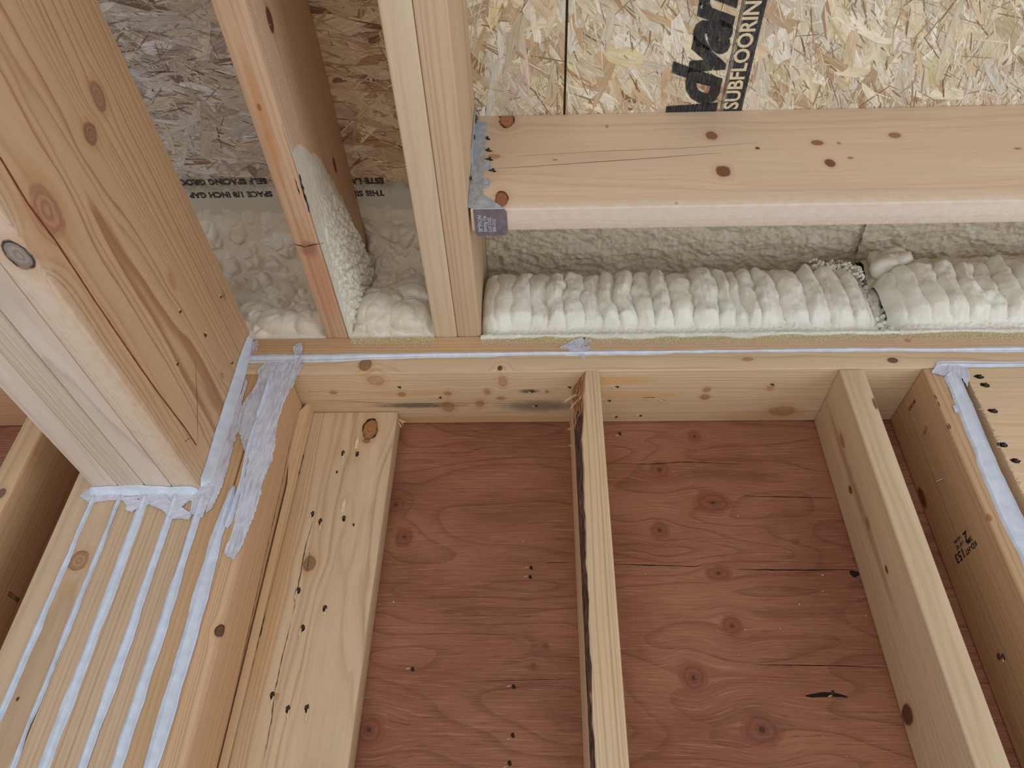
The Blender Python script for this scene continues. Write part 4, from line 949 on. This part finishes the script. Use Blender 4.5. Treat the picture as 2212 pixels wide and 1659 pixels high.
# =================================================================== CAULK
def caulk_mat(name, rgb, alpha=False):
    mt, nb, bs = new_mat(name)
    tc = nb.node('ShaderNodeTexCoord'); P = nb.v('SCALE', tc.outputs['Object'], scale=1/I)
    n = nb.noise(P, 1.4, 3); k = nb.mapr(n, .3, .7, .90, 1.06)
    nb.put(bs.inputs['Base Color'], nb.mix(1., s2l(rgb), nb.comb(k, k, k), 'MULTIPLY')); bs.inputs['Roughness'].default_value = .34; bs.inputs['Specular IOR Level'].default_value = .5
    f_ = nb.noise(nb.v('MULTIPLY', P, (6, 6, 1.2)), 1, 3)
    nb.put(bs.inputs['Normal'], nb.bump(f_, .25, .0012))
    if alpha:
        a = nb.node('ShaderNodeAttribute'); a.attribute_name = 'Col'
        st = nb.noise(nb.v('MULTIPLY', P, (7, 6, 1.)), 1, 2, .5)
        nb.put(bs.inputs['Alpha'], nb.m('MULTIPLY', nb.mapr(nb.m('ADD', a.outputs['Fac'], nb.m('MULTIPLY', nb.m('SUBTRACT', st, .5), .7)), .1, .9), .96))
    else:
        bs.inputs['Subsurface Weight'].default_value = .12; bs.inputs['Subsurface Radius'].default_value = (.002, .002, .003); bs.inputs['Subsurface Scale'].default_value = .4
    return mt
M_CLK = caulk_mat('white_caulk', (214, 219, 230)); M_SMR = caulk_mat('smeared_caulk', (214, 214, 225), True)
def bead(name, pts, wl, wr, n, lab, hgt=.09, lip=.035, rag=.06, seed=0, n2=None, thin=.02, wav=.0, grp=None):
    """tooled strip of caulk along pts; wl/wr: half widths (numbers or lists along the path); n2: second face for an inside corner"""
    P = [Vector(p) for p in pts]; Q = []; T = []; tot = sum((b-a).length for a, b in zip(P[:-1], P[1:])); run = 0
    for a, b in zip(P[:-1], P[1:]):
        k = max(2, int((b-a).length/.07))
        for i in range(k): Q.append(a.lerp(b, i/k)); T.append((run+(b-a).length*i/k)/tot)
        run += (b-a).length
    Q.append(P[-1]); T.append(1.)
    n = Vector(n); N = len(Q); vs = []; C = 15
    wl = np.interp(T, np.linspace(0, 1, len(wl)), wl) if hasattr(wl, '__len__') else np.full(N, wl)
    wr = np.interp(T, np.linspace(0, 1, len(wr)), wr) if hasattr(wr, '__len__') else np.full(N, wr)
    tt = np.array(T)*tot
    rl = (fbm(tt*.9, 0*tt, seed+1, 4)-.5)*2*rag+(fbm(tt*.5, 0*tt, seed+3, 2)-.5)*2*rag*1.2; rr = (fbm(tt*.9, 0*tt, seed+2, 4)-.5)*2*rag+(fbm(tt*.5, 0*tt, seed+4, 2)-.5)*2*rag*1.2
    hm = .8+.4*fbm(tt*.8, 0*tt, seed+5, 3); sh = (fbm(tt*.4, 0*tt, seed+6, 2)-.5)*wav
    for i, q in enumerate(Q):
        d = (Q[min(i+1, N-1)]-Q[max(i-1, 0)]).normalized(); s_ = d.cross(n).normalized()
        en = min(1, (i+.3)/5, (N-i-.7)/5)**.5
        L = max(.03, wl[i]+rl[i])*en; R = max(.03, wr[i]+rr[i])*en
        for k in range(C):
            t = -1+2*k/(C-1)
            if n2 is None:
                off = s_*((L if t < 0 else R)*t); core = max(0, 1-((t-sh[i])/.5)**2)
                h = -.006 if abs(t) == 1 else thin+hgt*1.5*hm[i]*core*en+lip*1.5*max(0, 1-abs(abs(t)-.86)/.14)
                vs.append(tuple(q+off+n*h))
            else:       # fillet: from L along the first face to R along the second
                m2 = Vector(n2); a_ = q+m2*L; b_ = q+n*R      # a on the wall face, b on the other face
                u_ = (t+1)/2
                bz = a_*(1-u_)**2+q.lerp((a_+b_)/2, .45)*2*u_*(1-u_)+b_*u_**2
                vs.append(tuple(bz+(n+m2).normalized()*(thin if 0 < k < C-1 else -.004)+(n+m2)*.0))
    fs = [((i)*C+k, i*C+k+1, (i+1)*C+k+1, (i+1)*C+k) for i in range(N-1) for k in range(C-1)]
    o = mesh_at(name, vs, fs, M_CLK); return tag(o, lab, 'caulk', grp)
def in_poly(px, py, poly):
    ins = np.zeros(px.shape, bool); d2 = np.full(px.shape, 1e9); n = len(poly)
    for i in range(n):
        x1, y1_ = poly[i]; x2, y2 = poly[(i+1) % n]
        c = ((y1_ > py) != (y2 > py)) & (px < (x2-x1)*(py-y1_)/(y2-y1_+1e-12)+x1); ins ^= c
        ex, ey = x2-x1, y2-y1_; t = np.clip(((px-x1)*ex+(py-y1_)*ey)/(ex*ex+ey*ey+1e-12), 0, 1)
        d2 = np.minimum(d2, (px-x1-t*ex)**2+(py-y1_-t*ey)**2)
    return np.where(ins, 1, -1)*np.sqrt(d2)
def smear(name, poly_px, ax, val, n, lab, seed=0, thick=.03, rag=.16, soft=.35, ang=80, holes=(), step=.045, solid=.55):
    """ragged wiped patch on the plane axis ax = val; outline read off the photograph"""
    other = [a for a in (0, 1, 2) if a != ax]
    poly = [tuple(at(u, v, ax, val)[a] for a in other) for u, v in poly_px]
    hs = [[tuple(at(u, v, ax, val)[a] for a in other) for u, v in h] for h in holes]
    pa = np.array(poly); lo = pa.min(0)-.2; hi = pa.max(0)+.2
    nu, nv = int((hi[0]-lo[0])/step)+1, int((hi[1]-lo[1])/step)+1
    U, Vv = np.meshgrid(np.linspace(lo[0], hi[0], nu), np.linspace(lo[1], hi[1], nv), indexing='ij')
    a_ = math.radians(ang); ru = U*math.cos(a_)+Vv*math.sin(a_); rv = -U*math.sin(a_)+Vv*math.cos(a_)
    d = in_poly(U, Vv, poly)
    for h in hs: d = np.minimum(d, -in_poly(U, Vv, h))
    d = d+rag*((fbm(ru*.55, rv*1.3, seed, 3)-.5)*1.8+(fbm(ru*2.2, rv*5, seed+2, 3)-.5)*.7)
    rid = (1-np.abs(2*fbm(ru*.7, rv*4.2, seed+5, 3)-1))
    hgt = thick*(.35+.9*np.clip(rid-.70, 0, 1)*2.2+.35*fbm(ru*1.2, rv*3, seed+8, 2))+.05*np.clip(1-np.abs(d-.05)/.06, 0, 1)*fbm(U*2, Vv*2, seed+9, 2)
    cell = (d[:-1, :-1] > 0) & (d[1:, 1:] > 0) & (d[1:, :-1] > 0) & (d[:-1, 1:] > 0)
    idx = np.arange(nu*nv).reshape(nu, nv)
    F = np.stack([idx[:-1, :-1], idx[1:, :-1], idx[1:, 1:], idx[:-1, 1:]], -1)[cell]
    P3 = np.zeros((nu, nv, 3)); P3[..., other[0]] = U; P3[..., other[1]] = Vv; P3[..., ax] = val
    P3 += np.array(n)[None, None]*(hgt+.004)[..., None]
    al = np.clip(solid+.55*sstep(0, soft, d)*fbm(ru*.8, rv*2.2, seed+12, 3)+.25*(rid-.5)+.3*(d < .1), 0, 1)
    used = np.unique(F); remap = -np.ones(nu*nv, int); remap[used] = np.arange(len(used))
    cc = np.repeat(al.reshape(-1, 1)[used], 4, 1); cc[:, 3] = 1
    o = mesh_at(name, P3.reshape(-1, 3)[used], remap[F], M_SMR, cols=cc)
    return tag(o, lab, 'caulk')
F0 = lambda u, v: at(u, v, 1, 0.)
# horizontal bead between the two wall plates
bead('caulk_bead', [(-18.9, -.01, -1.62), (-16, -.01, -1.60), (-10, -.01, -1.58), (2.9, -.01, -1.52), (3, -.01, -1.52), (20, -.01, -1.50), (24, -.01, -1.56), (46, -.01, -1.52)],
     [.15, .14, .13, .12, .10, .10, .10, .10, .14, .3, .34, .36], [.45, .42, .22, .18, .17, .11, .12, .12, .24, .38, .3, .3], (0, -1, 0), 'long white caulk bead between the two wall plates', hgt=.06, rag=.05, seed=300, lip=.02)
# inside corner between beam and wall
bead('caulk_bead', [(-19.01, -.01, .25), (-19.01, -.01, -3), (-19.01, -.01, -11.2)], [.26, .42, .55, .62, .62, .6, .58, .55], [.3, .40, .40, .38, .36, .34, .32, .3], (0, -1, 0),
     'broad white caulk fillet between the beam side and the post', n2=(1, 0, 0), rag=.05, seed=310, thin=.03)
bead('caulk_bead', [(-19.1, -.01, -11.40), (-25.3, -.01, -11.40)], [.42, .3, .35, .3, .28], [.42, .35, .5, .4, .35], (0, 0, -1)if False else (0, -1, 0), 'white caulk fillet under the beam plies on top of the post', n2=(0, 0, -1), rag=.12, seed=320, thin=.03)
# the vertical beads on the post plies
vb = [(-24.96, .17, .15, 'leftmost thin white caulk bead on the post', .09), (-23.40, .13, .13, 'second white caulk bead from the left on the post, the thinnest', .08), (-22.05, .36, .16, 'third caulk bead from the left on the post, greyish and wide', .06),
      (-20.32, .30, .16, 'fourth white caulk bead from the left on the post', .08), (-18.78, .34, .17, 'fifth white caulk bead on the post, just below the beam corner', .08)]
for i, (x, a_, b_, lab, hh_) in enumerate(vb):
    bead('caulk_bead', [(x+.02, -.01, -11.7), (x, -.01, -18), (x-.04, -.01, -32)], [a_*.7, a_, a_*1.1, a_*.8, a_], [b_*.8, b_, b_*1.1, b_, b_], (0, -1, 0), lab, hgt=hh_, rag=.055, seed=330+i*11, wav=.6)
bead('caulk_bead', [(-17.05, -.03, -11.2), (-17.22, -.03, -14.5), (-17.2, -.03, -32)], [.12, .32, .42, .38, .36, .36], [.30, .38, .34, .36, .36, .38], (0, -1, 0), 'widest white caulk bead on the post, running down from the smeared patch', hgt=.12, rag=.05, seed=400, wav=.3, thin=.035)
bead('caulk_bead', [F0(583, 822), F0(575, 850), F0(566, 880), F0(556, 905)], [.16, .2, .22, .16, .12], [.2, .22, .24, .18, .1], (0, -1, 0), 'short thick dab of caulk high on the post under the plates', hgt=.20, rag=.04, seed=411, thin=.05)
bead('caulk_bead', [F0(558, 905), F0(542, 950), F0(530, 1000), F0(522, 1040), F0(505, 1100), F0(488, 1140)], [.12, .1, .09, .09, .16, .2], [.12, .1, .12, .12, .2, .24], (0, -1, 0), 'thin ridge of caulk running down inside the smeared patch', hgt=.13, rag=.06, seed=421, thin=.05)
# wiped patches
smear('caulk_smear', [(575, 790), (600, 783), (628, 778), (640, 790), (655, 790), (636, 830), (620, 860), (606, 900), (596, 950), (590, 985), (580, 1020), (568, 1060), (556, 1100), (540, 1140), (520, 1180), (505, 1215), (480, 1200), (505, 1130), (520, 1060), (536, 1000), (524, 960), (512, 930), (520, 880), (545, 850), (560, 822), (562, 800)],
      1, -.0, (0, -1, 0), 'large wiped caulk smear down the right ply of the post', seed=500, thick=.07, rag=.22, ang=90, solid=.62, soft=.8)
smear('caulk_smear', [(440, 1062), (455, 1040), (470, 1000), (486, 960), (500, 900), (520, 850), (531, 815), (536, 826), (524, 870), (523, 905), (512, 940), (500, 985), (488, 1030), (472, 1070), (458, 1100), (445, 1110), (436, 1085)],
      1, -.0, (0, -1, 0), 'narrow caulk smear beside the fillet of the beam', seed=520, thick=.03, rag=.06, ang=90, solid=.6)
smear('caulk_smear', [(197, 1052), (240, 1046), (300, 1042), (360, 1044), (420, 1050), (468, 1044), (455, 1080), (445, 1105), (438, 1120), (416, 1112), (408, 1124), (372, 1122), (366, 1112), (352, 1098), (330, 1090), (314, 1096), (300, 1080), (276, 1100), (262, 1082), (236, 1082), (214, 1084), (196, 1090), (174, 1072), (186, 1060)],
      1, -.0, (0, -1, 0), 'wiped caulk patch across the top of the post plies', seed=540, thick=.04, rag=.1, ang=3, solid=.6, holes=[[(272, 1066), (298, 1063), (296, 1072), (272, 1072)], [(398, 1096), (412, 1084), (410, 1104), (394, 1110)]])
smear('caulk_smear', [(270, 1098), (288, 1082), (312, 1080), (304, 1096), (286, 1108), (276, 1104)], 1, -.02, (0, -1, 0), 'small shell-shaped dab of caulk near the third bead', seed=545, thick=.06, rag=.06, ang=20, solid=.8)
smear('caulk_smear', [(340, 1078), (352, 1062), (372, 1086), (412, 1078), (396, 1096), (420, 1112), (372, 1122), (350, 1102), (320, 1090)], 1, -.03, (0, -1, 0), 'star-shaped dab of caulk between the fourth and fifth beads', seed=549, thick=.05, rag=.06, ang=20, solid=.85)
smear('caulk_smear', [(640, 745), (652, 742), (655, 752), (652, 776), (662, 774), (650, 790), (644, 806), (634, 796), (636, 770), (632, 752)], 1, -.05, (0, -1, 0), 'see-through dab of caulk crossing the long bead near the corner', seed=560, thick=.07, rag=.05, ang=92, solid=.5)
smear('caulk_smear', [(560, 798), (575, 784), (600, 786), (620, 782), (628, 792), (618, 806), (580, 806)], 1, -.02, (0, -1, 0), 'wiped caulk streak above the head of the post', seed=565, thick=.05, rag=.08, ang=60, solid=.55)
smear('caulk_smear', [(1208, 752), (1236, 736), (1254, 730), (1256, 724), (1264, 735), (1282, 734), (1276, 742), (1262, 748), (1280, 752), (1262, 765), (1265, 776), (1252, 776), (1250, 764)], 1, -.01, (0, -1, 0), 'wiped caulk patch over the butt joint of the upper plate', seed=570, thick=.04, rag=.07, ang=10, solid=.5)
smear('caulk_smear', [(540, 742), (560, 735), (556, 760), (548, 775), (530, 800), (526, 790), (534, 765)], 1, -.01, (0, -1, 0), 'thin caulk wash at the left end of the plates', seed=575, thick=.02, rag=.05, ang=80, solid=.35)
for (u, v) in ((690, 807), (705, 806), (1098, 774), (552, 785)):
    pass
sliver('crack', [(jx, 0, 0), (jx+.03, 0, -.7), (jx-.02, 0, -1.45)], .09, (0, -1, 0), M_DARK, up1, wob=.6)
# header caulk on the right
bead('caulk_bead', [F0(2022, 788), F0(2060, 788), F0(2120, 789), F0(2260, 788)], [.26, .3, .26, .24], [.28, .16, .14, .14], (0, -1, 0), 'white caulk bead along the top of the wide header board', hgt=.06, rag=.04, seed=430)
bead('caulk_bead', [F0(2058, 806), F0(2085, 870), F0(2110, 930), F0(2140, 1010), F0(2175, 1090), F0(2220, 1180), F0(2290, 1330)], [.36, .40, .40, .42, .48, .5, .5], [.62, .64, .64, .66, .7, .7, .7], (0, -1, 0) if True else None,
     'broad grey-white caulk bead between the stud and the header end', hgt=0, rag=.07, seed=440, thin=.07, lip=.05)
smear('caulk_smear', [(2010, 806), (2022, 790), (2060, 786), (2088, 795), (2096, 815), (2090, 840), (2078, 820), (2062, 812), (2058, 850), (2070, 870), (2058, 862), (2050, 840), (2046, 815), (2030, 812)], 1, -.02, (0, -1, 0), 'wiped caulk patch at the top corner of the stud and header', seed=580, thick=.05, rag=.06, ang=70, solid=.75)
smear('caulk_smear', [(2056, 878), (2068, 872), (2080, 892), (2064, 894)], 1, -.02, (0, -1, 0), 'small lone dab of caulk on the stud beside the header', seed=585, thick=.05, rag=.05, ang=20, solid=.8)


# ------------------------------------------------------------------ groups of repeats
for o in COL.objects:
    if o.parent is None and o.get('category'):
        n = o.name.split('.')[0]
        g = {'wall_plate': 'wall plates', 'wall_stud': 'wall studs', 'jack_stud': 'wall studs', 'caulk_smear': 'wiped caulk patches', 'spray_foam': 'runs of spray foam', 'foam_film': 'thin foam films'}.get(n)
        if n == 'caulk_bead': g = 'caulk beads down the post' if 'bead' in o['label'] and 'post' in o['label'] and 'under' not in o['label'] else 'caulk beads along the joints'
        if g: o['group'] = g
